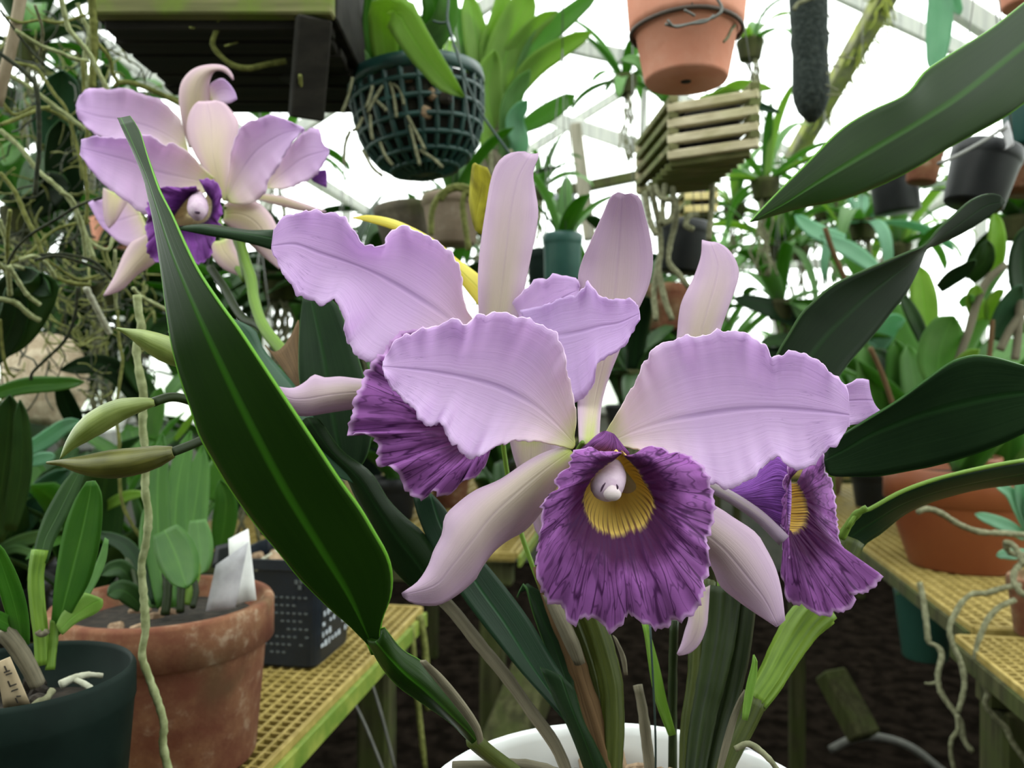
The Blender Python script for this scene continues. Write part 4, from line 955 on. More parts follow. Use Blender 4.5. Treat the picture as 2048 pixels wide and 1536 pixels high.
sheet('leaf', [(112, 1250), (125, 1225), (150, 1200), (170, 1185)], [(118, 1262), (145, 1235), (180, 1210), (205, 1198)], [(125, 1270), (155, 1245), (190, 1228), (204, 1215)], .49, .50, G_LIME, t, nu=14, nv=7, fold=.5)
strap('leaf', [(45, 1290), (35, 1230), (15, 1160), (-15, 1080)], 46, .46, .42, G_MID, t)
strap('leaf', [(40, 1255), (20, 1250), (-10, 1235), (-40, 1225)], 34, .46, .42, G_MID, t)
root('pseudobulb', [(85, 1330), (82, 1270), (75, 1210), (72, 1150), (80, 1100)], .49, .50, 12, STEM, t, r1=14, n=20, rib=(.08, 6), wob=.05)
root('pseudobulb', [(100, 1340), (105, 1290), (110, 1240)], .49, .50, 9, STEM, t, n=14)
root('pseudobulb', [(75, 1370), (55, 1330), (30, 1290), (5, 1260)], .46, .45, 15, STEM_G, t, n=16, r1=18, wob=.08)
root('node', [(75, 1262), (80, 1268), (88, 1268), (94, 1262)], .485, .485, 6, STEM_G, t, n=8)
root('root', [(60, 1418), (75, 1405), (92, 1398), (105, 1380)], .44, .455, 7, R_GREY, t)
root('root', [(120, 1370), (145, 1358), (175, 1350), (205, 1352)], .47, .485, 9, R_WHITE, t, r1=5)
root('root', [(150, 1360), (165, 1366), (180, 1375), (190, 1385)], .475, .465, 6, R_WHITE, t)
for k in range(9):
    a, r = rs.rand() * 6.28, .045 * math.sqrt(rs.rand())
    rot = Matrix.Rotation(rs.rand() * 3, 3, 'X') @ Matrix.Rotation(rs.rand() * 3, 3, 'Z')
    MB().box((cx2 + r * math.cos(a), cy2 + r * math.sin(a), BZ + .127), .014, .010, .007, rot, .002).build('bark_chip', SOIL, t, smooth=False)
q = [(-8, 1326), (20, 1314), (60, 1408), (8, 1420)]
tg = card('plant_tag', q, (.434, .436, .446, .442), TAGB, 'beige handwritten label leaning on the rim of the dark green pot', 'plant tag', thick=.001)
for (x0, y0, x1, y1) in ((9, 1332, 14, 1343), (8, 1345, 20, 1341), (12, 1350, 24, 1346), (16, 1362, 21, 1374), (22, 1372, 33, 1368), (21, 1383, 36, 1378), (5, 1362, 9, 1374), (1, 1382, 13, 1378), (31, 1396, 36, 1406), (33, 1393, 42, 1392), (8, 1392, 15, 1388)):
    f = lambda x, y: P(x, y, .4335 + .01 * (y - 1320) / 90)
    MB().bar(f(x0, y0), f(x1, y1), .0008, .0004, (0, -1, 0)).build('lettering', INK, tg, smooth=False)

# blue black square pot with worn print
t = thing('square_pot', 'blue black square plastic pot with worn white print beside the terracotta pot', 'flower pot', (-.25, .95, BZ))
c0 = np.array([-.212, .888, BZ]); e1 = AU; e2 = -AW
m = MB()
def ring_sq(h, ins, off=0.0):
    s, r = .118 - 2 * ins, .012
    o = c0 + (e1 + e2) * ins + UPZ * h
    pts = []
    for (u, v, a0) in ((r, r, 180), (s - r, r, 270), (s - r, s - r, 0), (r, s - r, 90)):
        for k in range(5):
            a = math.radians(a0 + k * 22.5)
            pts.append(o + e1 * (u + r * math.cos(a)) + e2 * (v + r * math.sin(a)))
    return pts
rows = [ring_sq(h, i) for h, i in ((0, .012), (.004, .008), (.112, .0), (.113, -.003), (.124, -.003), (.124, .002), (.11, .003))]
m.grid(np.array(rows), close=True)
m.poly(ring_sq(.105, .004)); m.poly(ring_sq(0, .012)[::-1])
m.build('pot', NAVYP, t, smooth=False)
for k in range(16):
    rot = Matrix.Rotation(rs.rand() * 3, 3, 'X') @ Matrix.Rotation(rs.rand() * 3, 3, 'Z')
    p = c0 + e1 * (.02 + .08 * rs.rand()) + e2 * (.02 + .08 * rs.rand()) + UPZ * .112
    MB().box(p, .024, .014, .012, rot, .002).build('bark_chip', BARK, t, smooth=False)
root('root', [(510, 1138), (525, 1132), (545, 1132), (552, 1130)], .90, .92, 6, R_WHITE, t)
root('root', [(505, 1130), (525, 1120), (545, 1108), (560, 1098)], .91, .95, 4, R_WHITE, t)
pr, pr2 = MB(), MB()
prs = np.random.RandomState(2)
for row in range(6):                                         # worn print, too faded to read, as flecks on the side
    for k in range(9):
        if prs.rand() < .35: continue
        p = c0 + e1 * (.018 + .010 * k) + e2 * (.0085 - .0088 * (.10 - .012 * row) / .112) + UPZ * (.085 - .012 * row)
        pr.box(p + AW * .0004, .0006, .003 + .005 * prs.rand(), .003 + .004 * prs.rand(), RA, .0001)
for row in range(8):
    for k in range(12):
        p = c0 + e2 * (.018 + .007 * k) + e1 * (.0086 - .0088 * (.088 - .009 * row) / .112) + UPZ * (.082 - .009 * row)
        if prs.rand() < .75: pr2.box(p - AU * .0004, .004, .0006, .0022, RA, .0001)
for dx, dz in ((.028, .1), (.022, .101), (.024, .094)):
    pr2.box(c0 + e2 * dx + e1 * .0003 + UPZ * dz - AU * .0004, .004, .0006, .005, RA, .0001)
o = pr.build('worn_print', PRINT, t, smooth=False, kind='stuff', label='flecks of worn white print')
o = pr2.build('worn_print', PRINT_D, t, smooth=False, kind='stuff', label='faded dark print')

# terracotta plastic pots on the further bench across the aisle
def potted(name, label, c, r0, r1, h, mat, n, length, width, mats, seed, group=None, lip=.004, cat='potted plant', lh=.03, **kw):
    t = thing(name, label, cat, c, group)
    MB().lathe(pot_prof(r0, r1, h, lip, lh, .004, .02), c, 40).build('pot', mat, t)
    MB().lathe([(0, h - .017), (r1 * .9, h - .0185)], c, 24).build('potting_mix', SOIL, t)
    rosette(t, np.array(c) + UPZ * (h - .02), n, length, width, mats, seed, **kw)
    return t
pc = P(1925, 1128, 1.42); pc[2] = BZ
t = potted('plastic_pot', 'large terracotta coloured plastic pot on the bench behind the arching leaf', tuple(pc), .085, .128, .175, PLAS_T, 7, .42, .06, [G_SOFT, G_MID], 5, lip=.006, cat='flower pot', lh=.06)
pc = P(1880, 1090, 1.70); pc[2] = BZ
t = potted('plastic_pot', 'terracotta coloured plastic pot half hidden behind the larger one', tuple(pc), .075, .115, .17, PLAS_T, 7, .5, .07, [G_MID, G_SOFT], 6, lip=.006, cat='flower pot', lh=.05)
pc = P(2090, 1150, 1.02); pc[2] = BZ
t = thing('clay_pot', 'small clay pot with grey leaved seedling and dangling aerial roots', 'flower pot', tuple(pc))
MB().lathe(pot_prof(.032, .043, .075, .003, .02, .005, .012), tuple(pc), 32).build('pot', CLAY, t)
for M, w in (([(2050, 1075), (2020, 1055), (1985, 1040), (1950, 1028)], 26), ([(2055, 1060), (2040, 1020), (2020, 985), (1990, 970)], 26), ([(2060, 1060), (2045, 1010), (2040, 970), (2048, 940)], 26), ([(2050, 1105), (2030, 1108), (2010, 1108), (1993, 1112)], 24), ([(2065, 1060), (2062, 1010), (2075, 960)], 26)):
    strap('leaf', M, w, .99, .97, G_PALE, t, nu=12)
for pts, r in (([(2050, 1070), (2005, 1066), (1960, 1064), (1920, 1050), (1880, 1026), (1855, 1018), (1835, 1024)], 6), ([(2050, 1110), (2020, 1105), (2012, 1085), (2030, 1095), (2048, 1130)], 6), ([(2055, 1120), (2030, 1140), (2028, 1165), (2042, 1185), (2060, 1195)], 6),
               ([(2040, 1170), (2005, 1176), (1975, 1186), (1945, 1188), (1925, 1204), (1912, 1225), (1899, 1255), (1906, 1290), (1920, 1320), (1929, 1360), (1926, 1390), (1916, 1425)], 5.5),
               ([(2030, 1200), (1998, 1215), (1975, 1240), (1965, 1262), (1952, 1300), (1957, 1340), (1975, 1385), (1970, 1408), (1990, 1435), (2012, 1456), (2025, 1485), (2050, 1520), (2060, 1545)], 5.5)):
    root('aerial_root', pts, .97, .93, r, R_GREY, t, n=50, wob=.3)
o = root('aerial_root', [(1838, 1165), (1845, 1190), (1852, 1240), (1858, 1285), (1872, 1290), (1884, 1310), (1876, 1350), (1882, 1385), (1910, 1425), (1922, 1445), (1928, 1480), (1946, 1505)], 1.12, 1.0, 5.5, R_GREY, None, n=44, wob=.35)
tag(o, 'grey forked aerial root dangling past the green pot under the bench', 'aerial root')
root('side_root', [(1878, 1365), (1860, 1368), (1850, 1366)], 1.06, 1.06, 5, R_GREY, o, r1=2)
root('side_root', [(1915, 1430), (1916, 1460), (1903, 1480), (1902, 1510), (1910, 1545)], 1.01, 1.0, 5, R_GREY, o, r1=4)
pc = P(1850, 1315, 1.45)
t = thing('plastic_pot', 'green plastic pot hanging below the bench edge', 'flower pot', tuple(pc))
MB().lathe(pot_prof(.036, .052, .125, .001, .01, .002, .012), tuple(pc), 32).build('pot', mat_plain('hanging_pot_green', (.02, .07, .05), (.026, .085, .06), 20, .4, .03), t)
MB().bar(tuple(pc + np.array([.03, .02, .12])), tuple(pc + np.array([.06, .03, .20])), .003, .003).build('hanger_wire', WIRE, t)
rosette(t, pc + UPZ * .115, 7, .07, .02, [G_DIM, G_SOFT], 8, el=(10, 60))
o = root('hose', [(1660, 1500), (1700, 1480), (1740, 1473), (1790, 1482), (1830, 1500), (1875, 1535), (1920, 1570)], 2.3, 2.2, 8, HOSE, None, n=30, wob=.05)
tag(o, 'grey hose arching over the dark aisle floor', 'hose')
o = MB().bar(P(1660, 1345, 2.0), P(1730, 1475, 1.9), .07, .05).build('timber', OLIVEW, None, smooth=False)
tag(o, 'olive timber offcut leaning under the bench beside the hose', 'timber')
o = MB().bar(P(985, 1560, 1.35), P(1085, 1310, 1.5), .085, .05).build('timber', OLIVEW, None, smooth=False)
tag(o, 'mossy olive timber brace behind the white pot', 'timber')
for k, (pts, d, r) in enumerate([([(722, 1302), (760, 1420), (790, 1536)], 1.0, 3), ([(690, 1370), (730, 1450), (770, 1550)], .95, 3), ([(840, 1232), (850, 1300), (855, 1420)], 1.11, 7), ([(822, 1252), (835, 1400), (850, 1540)], 1.08, 6)]):
    o = root('aerial_root', pts, d, d, r, R_OLIVE if r > 5 else HOSE, None, n=16)
    tag(o, ['thin grey root below the square pot, second from the bench leg', 'thin grey root below the clay pot bench, nearest the photo edge', 'olive root hanging at the corner of the clay pot bench, short one', 'long olive root hanging near the corner of the clay pot bench'][k], 'aerial root')

# ------------------------------------------------------------------ hanging things
# mossy wooden basket, seen from below
t = thing('slatted_basket', 'big hanging wooden basket with mossy front board and dark slatted base', 'basket', (-.3, .92, CZ + .36))
zb = CZ + .365
x0, x1 = (190 - CX) / F * .80, (668 - CX) / F * .80
MB().box(((x0 + x1) / 2, .80, zb + .035), x1 - x0, .018, .07).build('board', MOSSW, t, smooth=False)
MB().box(((x0 + x1) / 2, .80, zb + .115), x1 - x0, .018, .07).build('board', MOSSW, t, smooth=False)
for k in range(8):
    MB().box(((x0 + x1) / 2 - .004 * (k % 2), .82 + .0295 * k, zb - .004 - .002 * (k % 3)), x1 - x0 - .012, .0275, .010).build('slat', DARKW, t, smooth=False)
MB().box(((x0 + x1) / 2, 1.06, zb + .06), x1 - x0, .018, .13).build('board', DARKW, t, smooth=False)
for xx in (x0 + .006, x1 - .006):
    MB().box((xx, .93, zb + .05), .016, .25, .10).build('side_board', DARKW, t, smooth=False)
MB().bar(P(628, 35, .80), P(612, 238, .83), .034, .018).build('corner_post', DARKW, t, smooth=False)
MB().bar(P(640, 150, .92), P(575, 150, .94), .03, .02).build('base_rail', DARKW, t, smooth=False)
MB().box(((x0 + x1) / 2, .93, zb + .09), x1 - x0 - .03, .23, .14, None, .02).build('potting_mix', SOIL, t)
for pts, r, r1 in (([(405, 0), (425, 25), (438, 40), (430, 70), (425, 90), (445, 115), (470, 132), (500, 136), (535, 128), (572, 122)], 5, 6), ([(600, 150), (602, 180), (600, 200), (612, 206), (635, 200)], 4, 4),
               ([(235, 165), (260, 165), (300, 178), (335, 195), (370, 212)], 5, 5), ([(380, 55), (420, 60), (430, 58)], 2, 2), ([(450, 92), (465, 88), (478, 84)], 2, 2)):
    root('aerial_root', pts, .80, .84, r, R_OLIVE, t, r1=r1, n=30)
wires(t, (-.3, .93, 2.3), [(x0 + .02, .82, zb + .1), (x1 - .02, .82, zb + .1), (x0 + .02, 1.04, zb + .1), (x1 - .02, 1.04, zb + .1)])

# green plastic basket
bx = P(832, 165, .98); bx[2] = CZ + .365
tl = Matrix.Rotation(math.radians(-6), 3, 'Y')
t = thing('hanging_basket', 'round dark green plastic lattice basket hanging with roots growing through', 'basket', tuple(bx))
prof = [(.080, 0), (.079, -.02), (.077, -.04), (.073, -.06), (.066, -.078), (.055, -.093), (.040, -.104), (.02, -.110), (.004, -.111)]
for r, z in prof[1:-1]:
    a = np.linspace(0, 2 * math.pi, 33)
    c = np.array([np.array(tl @ Vector((r * math.cos(q), r * math.sin(q), z))) + bx for q in a])
    MB().tube(c, .0036, 6, cap=False).build('hoop', BASKETP, t)
MB().lathe([(.079, -.008), (.083, -.008), (.084, .0), (.083, .008), (.079, .008), (.079, -.008)], bx, 48, tl).build('rim', BASKETP, t)
c = [np.array(tl @ Vector((r, 0, z))) + bx for r, z in prof]
for k in range(26):
    a = 2 * math.pi * k / 26
    c = np.array([np.array(tl @ Vector((r * math.cos(a), r * math.sin(a), z))) + bx for r, z in prof])
    MB().tube(c, .0034, 5).build('rib', BASKETP, t)
MB().lathe([(0, -.004), (.0745, -.006), (.070, -.05), (.058, -.078), (.036, -.098), (0, -.104)], bx, 32, tl).build('potting_mix', mat_plain('basket_bark', (.014, .014, .010), (.022, .02, .012), 60, .95, .8), t)
for k in range(6):
    p = P((815, 828, 865, 890, 850, 878)[k], (158, 188, 190, 196, 225, 160)[k], .912)
    MB().box(p, .016, .012, .014, Matrix.Rotation(k, 3, 'Z'), .003).build('bark_chip', BARK if k % 2 == 0 else SOIL, t, smooth=False)
for pts in ([(705, 155), (697, 190), (684, 225)], [(745, 172), (738, 200), (732, 215)], [(765, 172), (748, 200), (735, 225)], [(780, 165), (788, 195), (793, 235)], [(785, 168), (800, 180), (808, 210)], [(750, 200), (768, 215), (772, 222)], [(740, 230), (742, 262), (745, 280)], [(815, 232), (835, 270), (850, 300)], [(725, 235), (715, 255), (705, 262)], [(760, 285), (770, 310), (785, 330)], [(840, 300), (870, 320), (885, 335)], [(700, 262), (690, 290), (688, 330)], [(820, 250), (832, 300), (840, 330)], [(725, 300), (745, 335), (765, 352)]):
    root('aerial_root', pts, .905, .90, 3.4, R_GREY, t, n=12)
root('hanger_wire', [(897, -60), (897, 0), (894, 40), (902, 70), (915, 110), (935, 170), (965, 230), (1000, 280), (1028, 318)], .9, .88, 2.6, WIRE_D, t, n=24, wob=0)
root('hanger_wire', [(894, 40), (905, 80), (918, 115), (928, 175), (936, 230), (950, 300)], .9, .9, 2.4, WIRE_D, t, n=20, wob=0)
root('hanger_wire', [(896, 42), (912, 100), (928, 130), (945, 150), (956, 165)], .9, .96, 2.4, WIRE_D, t, n=14, wob=0)
root('hanger_wire', [(866, 42), (882, 46), (896, 44)], .9, .9, 2.2, WIRE_D, t, n=8, wob=0)
for M, w, m in (([(740, 150), (728, 90), (705, 40), (665, 0), (640, -30)], 26, G_SOFT), ([(745, 150), (740, 90), (735, 40), (738, -30)], 22, G_MID), ([(760, 150), (758, 100), (765, 40), (780, -20)], 24, G_SOFT), ([(730, 150), (700, 110), (675, 75), (662, 40)], 22, G_MID), ([(770, 150), (790, 100), (800, 40), (795, -30)], 50, G_MID), ([(755, 150), (720, 100), (690, 70), (672, 62)], 16, G_SOFT),
                ([(775, 150, .95), (768, 60, .90), (776, 5, .87), (800, 30, .86), (825, 75, .86), (850, 110, .865), (880, 150, .87), (905, 178, .875), (928, 194, .88)], 66, G_LIME), ([(800, 150), (850, 90), (890, 40), (900, -30)], 56, G_SOFT), ([(820, 150), (860, 80), (870, 20), (850, -30)], 60, G_MID)):
    strap('leaf', M, w, .98, .92, m, t)

# strap leaved plant behind the green basket
t = thing('strap_leaf_orchid', 'tall hanging orchid with broad fanned strap leaves against the glass roof', 'orchid plant', tuple(P(995, 330, 1.35)))
for M, w, m in (([(985, 250), (970, 150), (950, 60), (935, -20)], 58, G_LIME), ([(992, 240), (1005, 140), (1027, 60), (1062, -25)], 82, G_LIME), ([(1018, 200), (1050, 155), (1078, 125), (1133, 90), (1183, 64)], 46, G_LIME), ([(1046, 255), (1075, 238), (1106, 219), (1150, 190)], 40, G_SOFT),
                ([(965, 190), (955, 120), (925, 50), (900, 10)], 58, G_SOFT), ([(988, 160), (1030, 100), (1072, 51), (1115, 22)], 40, G_LIME), ([(1000, 330), (985, 250), (975, 180), (990, 100)], 70, G_LIME), ([(1010, 330), (1020, 260), (1025, 200), (1060, 140)], 44, G_SOFT), ([(960, 200), (940, 130), (905, 95), (870, 85)], 36, G_LIME),
                ([(1020, 320), (1040, 290), (1030, 240), (1055, 200)], 40, G_PALE), ([(1000, 200), (985, 100), (1000, 40), (1010, -30)], 50, G_LIME), ([(1030, 190), (1075, 90), (1140, 30), (1200, -20)], 44, G_SOFT)):
    strap('leaf', M, w, 1.35, 1.30, m, t)
root('stem', [(1000, 420), (992, 360), (985, 280), (985, 220)], 1.36, 1.36, 22, STEM_G, t, n=16, r1=26)
root('stem', [(1010, 430), (1010, 360), (1015, 290), (1012, 230)], 1.38, 1.37, 16, STEM, t, n=16)
for pts in ([(965, 300), (962, 350), (975, 410)], [(980, 300), (985, 360), (990, 430)], [(1020, 300), (1035, 350), (1025, 400)]):
    root('aerial_root', pts, 1.33, 1.33, 5, R_GREY, t)
wires(t, tuple(P(1000, -300, 1.36)), [tuple(P(1000, 250, 1.36))])

# hanging terracotta pot with a wire collar
hb = P(1372, 163, .80)
t = thing('hanging_clay_pot', 'clean orange terracotta pot hanging in a wire ring above the slatted basket', 'flower pot', tuple(hb))
MB().lathe([(.004, .0), (.0395, .0), (.0412, .003), (.0500, .050), (.0545, .051), (.0565, .056), (.0600, .098), (.0600, .102), (.054, .102), (.048, .08), (0, .08)], hb, 56).build('pot', CLAY2, t)
MB().lathe([(0, .0006), (.0052, .0003), (.0052, -.0004), (0, -.0005)], hb, 16).build('drain_hole', SOIL, t)
a = np.linspace(0, 2 * math.pi, 41)
MB().tube(np.array([hb + np.array([.0545 * math.cos(q), .0545 * math.sin(q), .048 + .001 * math.sin(3 * q)]) for q in a]), .0022, 8, cap=False).build('wire_ring', mat_plain('rusty_wire', (.07, .05, .04), None, 60, .6, .1, .3), t)
root('wire_twist', [(1330, 48), (1345, 52), (1370, 50), (1400, 42), (1425, 36), (1444, 20), (1436, 0), (1425, -20)], .735, .735, 3.0, WIRE, t, n=30, wob=.1)
root('wire_twist', [(1335, 40), (1350, 54), (1380, 48), (1410, 44), (1428, 30)], .732, .735, 2.6, WIRE, t, n=20, wob=.1)
root('wire_twist', [(1368, 20), (1380, 26), (1390, 32)], .735, .735, 2.6, WIRE, t, n=8)
root('aerial_root', [(1470, 50), (1462, 60), (1455, 75), (1445, 85)], .77, .765, 3, R_GREY, t, n=12)
for q in (.4, 2.5, 4.6):
    p = hb + np.array([.055 * math.cos(q), .055 * math.sin(q), .049])
    MB().tube(np.linspace(0, 1, 4)[:, None] * (np.array([hb[0], hb[1], CZ + .75]) - p) + p, .0009, 5).build('hanger_wire', WIRE, t)
MB().tube(np.array([[hb[0], hb[1], CZ + .75], [hb[0], hb[1], CZ + 1.2], [hb[0], hb[1], CZ + 1.6]]), .001, 5).build('hook', WIRE, t)
rosette(t, hb + UPZ * .09, 7, .2, .03, [G_SOFT, G_LIME], 44, el=(40, 80))

# slatted basket made of stacked wooden bars
def slat_basket(label, corner, ex, ey, nx, h, mats, bar=.012):
    t = thing('slatted_basket', label, 'basket', tuple(corner))
    ex, ey = np.array(ex, float), np.array(ey, float)
    lx, ly = np.linalg.norm(ex), np.linalg.norm(ey); ux, uy = ex / lx, ey / ly
    step = h / nx
    for k in range(nx):
        z = UPZ * (step * k + bar / 2)
        for s in (0, 1):
            a = corner + ey * s + z; MB().bar(a - ux * .006, a + ex + ux * .006, bar, step * .56).build('slat', mats[0], t, smooth=False)
            a = corner + ex * s + z + UPZ * step * .5; MB().bar(a - uy * .006, a + ey + uy * .006, bar, step * .5).build('slat', mats[1], t, smooth=False)
    nb = max(4, int(ly / .022))
    for k in range(nb):
        a = corner + ey * ((k + .5) / nb) - UPZ * .002
        MB().bar(a, a + ex, bar * 1.25, bar * .8).build('base_slat', mats[1], t, smooth=False)
    c = corner + (ex + ey) / 2 + UPZ * h * .5
    rot = Matrix((ux, uy, UPZ)).transposed()
    MB().box(c, lx * .84, ly * .86, h * .85, rot, .01).build('potting_mix', SOIL, t)
    return t, c
near = np.array([.200, 1.0, CZ + .278])
tb, c = slat_basket('hanging basket of pale stacked wooden slats below the orange pot', near, (.090, -.036, .004), (-.012, .178, 0), 4, .078, (SLATW, SLATD))
for M, w, m in (([(1400, 200), (1440, 190), (1480, 170), (1545, 178)], 22, G_LIME), ([(1420, 200), (1450, 180), (1500, 205), (1560, 225)], 20, G_TEAL), ([(1330, 200), (1300, 150), (1270, 120), (1240, 120)], 26, G_SOFT), ([(1350, 200), (1320, 150), (1300, 100)], 22, G_SOFT)):
    strap('leaf', M, w, 1.05, 1.0, m, tb)
for pts in ([(1300, 372), (1310, 410), (1318, 450), (1322, 500), (1318, 540), (1330, 600), (1345, 640)], [(1352, 400), (1352, 440), (1340, 490), (1338, 525), (1360, 552), (1378, 575)], [(1330, 370), (1325, 420), (1326, 450)], [(1345, 375), (1348, 410), (1340, 440), (1320, 445)], [(1425, 370), (1423, 420), (1418, 480)], [(1395, 430), (1378, 432), (1372, 450), (1385, 458)], [(1290, 385), (1300, 440), (1312, 470)], [(1318, 520), (1308, 580), (1312, 640)], [(1310, 372), (1322, 395), (1345, 400)]):
    root('aerial_root', pts, 1.06, 1.03, 6, R_GREY, tb, n=26)
wires(tb, (.235, 1.07, 2.2), [near + UPZ * .08, near + np.array([.09, -.036, .08]), near + np.array([-.012, .178, .08]), near + np.array([.078, .142, .08])])
t2, c = slat_basket('small yellowish slatted basket hanging further behind the pale one', P(1375, 425, 1.6), (.052, -.01, 0), (.0, .07, 0), 2, .05, (mat_wood('yellow_slat', (.50, .40, .16), (.62, .52, .25), None), SLATD))
wires(t2, tuple(P(1400, -200, 1.64)), [tuple(P(1380, 380, 1.62)), tuple(P(1420, 380, 1.62))])

# hanging tree fern pole
p0, p1 = P(1615, -60, 1.20), P(1624, 245, 1.24)
t = thing('tree_fern_pole', 'dark hanging tree fern pole with a slanted foot beside the rafter', 'fern pole', tuple(p1))
cc = np.linspace(0, 1, 14)[:, None] * (p1 - p0) + p0
m = MB(); m.tube(cc, np.r_[np.full(12, 36), 26, 8] * 1.22 / F, 14, wob=.10, seed=4); m.build('pole', FERN, t)
MB().tube(np.array([p0, p0 + UPZ * .5, p0 + UPZ * 1.0]), .0012, 5).build('hook', WIRE, t)
root('aerial_root', [(1588, 20), (1595, 8), (1612, 0), (1630, -6)], 1.16, 1.16, 4, R_GREY, t)
for k in range(9):
    p = P(1650 + 10 * rs.rand(), 30 + 20 * k, 1.2)
    e = p + (rs.rand(3) - np.array([.1, .5, .6])) * .05
    MB().tube(np.linspace(0, 1, 4)[:, None] * (e - p) + p, .0012, 5).build('aerial_root', R_GREY, t)

# pots hanging in the upper right corner
def hang_pot(name, label, px, d, rpx, ytop, ybot, mat, tiltdeg=0, r0=.72, cat='flower pot', leaves=None, seed=0, lip=.002):
    h = (ybot - ytop) / F * d; r = rpx / F * d
    c = P(px, ybot, d)
    tl = Matrix.Rotation(math.radians(tiltdeg), 3, 'Y')
    t = thing(name, label, cat, tuple(c))
    MB().lathe(pot_prof(r * r0, r, h, lip, h * .22, .003, h * .15), c, 36, tl).build('pot', mat, t)
    MB().lathe([(0, h * .86), (r * .9, h * .85)], c, 24, tl).build('potting_mix', SOIL, t)
    top = np.array(c) + np.array(tl @ Vector((0, 0, h)))
    for q in (.6, 2.7, 4.8):
        p = top + np.array([r * math.cos(q), r * math.sin(q), 0])
        MB().tube(np.linspace(0, 1, 3)[:, None] * (top + UPZ * .3 - p) + p, .0008, 5).build('hanger_wire', WIRE, t)
    MB().tube(np.array([top + UPZ * .3, top + UPZ * .6, top + UPZ * max(.7, 2.7 - top[2])]), .001, 5).build('hook', WIRE, t)
    if leaves: rosette(t, top - UPZ * h * .14, seed=seed, **leaves)
    return t, top, r
t, top, r = hang_pot('plastic_pot', 'black plastic pot hanging tilted with a pale wire round its rim', 1945, .95, 66, 292, 412, BLACKP, 16, .78)
root('rim_wire', [(1876, 328), (1905, 316), (1935, 300), (1970, 280), (1998, 262), (2012, 255)], .885, .90, 3.6, WIRE, t, n=20)
o = MB().grid(sheet_pts([(2000, 262), (2008, 250), (2016, 240)], [(2012, 290), (2018, 280), (2024, 268)], [(2006, 300), (2018, 296), (2028, 290)], .90, .90, nu=6, nv=5)).build('wire_tag', TAGG, t, thick=.0006)
hang_pot('clay_pot', 'brown terracotta pot hanging behind the black plastic pot', 1842, 1.5, 36, 285, 366, CLAY, 8)
hang_pot('plastic_pot', 'dark green plastic pot in the corner above a terracotta rim', 2052, 1.02, 50, 190, 296, mat_plain('pot_green_far', (.008, .05, .045), (.01, .06, .05), 20, .4, .03), 6)
hang_pot('clay_pot', 'terracotta pot cut off by the photo edge below the dark green one', 2066, 1.1, 72, 285, 385, CLAY, 4, .8)
hang_pot('clay_pot', 'terracotta pot at the top corner above the broad leaf', 2055, 1.0, 60, -60, 14, CLAY2, 0)
hang_pot('plastic_pot', 'black square basket pot full of moss under the broad leaf', 1795, 1.7, 46, 345, 425, BLACKP, -6, .9)
# pots further back in the middle
hang_pot('clay_bowl', 'wide pale clay bowl with loose roots behind the yellow leaf', 905, 1.25, 62, 392, 490, mat_clay('dull_clay', (.20, .15, .11), (.26, .20, .15), (.34, .30, .24), (.12, .13, .06), .6), 0, .7, 'bowl', dict(n=8, length=.16, width=.02, mats=[G_DIM, G_MID]), 12, .004)
t, top, r = hang_pot('clay_bowl', 'mossy dark clay bowl hanging left of the pale one', 812, 1.35, 56, 410, 490, mat_clay('mossy_clay', (.07, .06, .045), (.12, .10, .07), (.2, .18, .14), (.08, .09, .03), .5), -8, .75, 'bowl')
for pts in ([(862, 470), (865, 420), (885, 385), (915, 372), (940, 378)], [(930, 385), (925, 410), (930, 450), (938, 500)], [(880, 400), (900, 380), (940, 375)], [(905, 372), (940, 388), (948, 420)]):
    root('aerial_root', pts, 1.15, 1.15, 6, R_OLIVE, t, n=20)
hang_pot('plastic_pot', 'green plastic pot with pale ribs behind the two upright sepals', 1125, 1.3, 40, 468, 560, mat_plain('teal_pot', (.02, .075, .065), (.035, .11, .09), 12, .4, .03), 0, .85, 'flower pot', dict(n=7, length=.14, width=.03, mats=[G_SOFT, G_MID]), 13)
hang_pot('plastic_pot', 'black plastic pot hanging under the slatted basket among grey roots', 1362, 1.35, 52, 445, 545, BLACKP, 6, .8, 'flower pot')
hang_pot('plastic_pot', 'second dark pot behind the green ribbed one', 1090, 1.6, 36, 500, 590, DGREENP, 0, .85)
hang_pot('clay_pot', 'brown clay pot low behind the black hanging pot', 1335, 1.7, 46, 570, 660, CLAY, 0, .8)
o = MB().bar(P(1140, 395, 1.6), P(1150, 520, 1.6), .012, .012).build('bracket', mat_plain('grey_bracket', (.22, .24, .25), None, 20, .5, .02), None, smooth=False)
tag(o, 'grey metal bracket post by the green ribbed pot', 'bracket')
MB().bar(P(1108, 396, 1.6), P(1150, 396, 1.6), .016, .012).build('bracket_arm', mat_plain('grey_bracket_b', (.22, .24, .25), None, 20, .5, .02), o, smooth=False)

# ------------------------------------------------------------------ plants round about
def plant(name, label, cat, base, leaves, d0, d1=None, group=None):
    """a plant of traced leaves: (midline px, width px, material[, depth at base, depth at tip])"""
    t = thing(name, label, cat, tuple(P(*base)), group)
    for k, l in enumerate(leaves):
        strap('leaf', l[0], l[1], l[3] if len(l) > 3 else d0, l[4] if len(l) > 4 else (d1 or d0), l[2], t, seed=k)
    return t

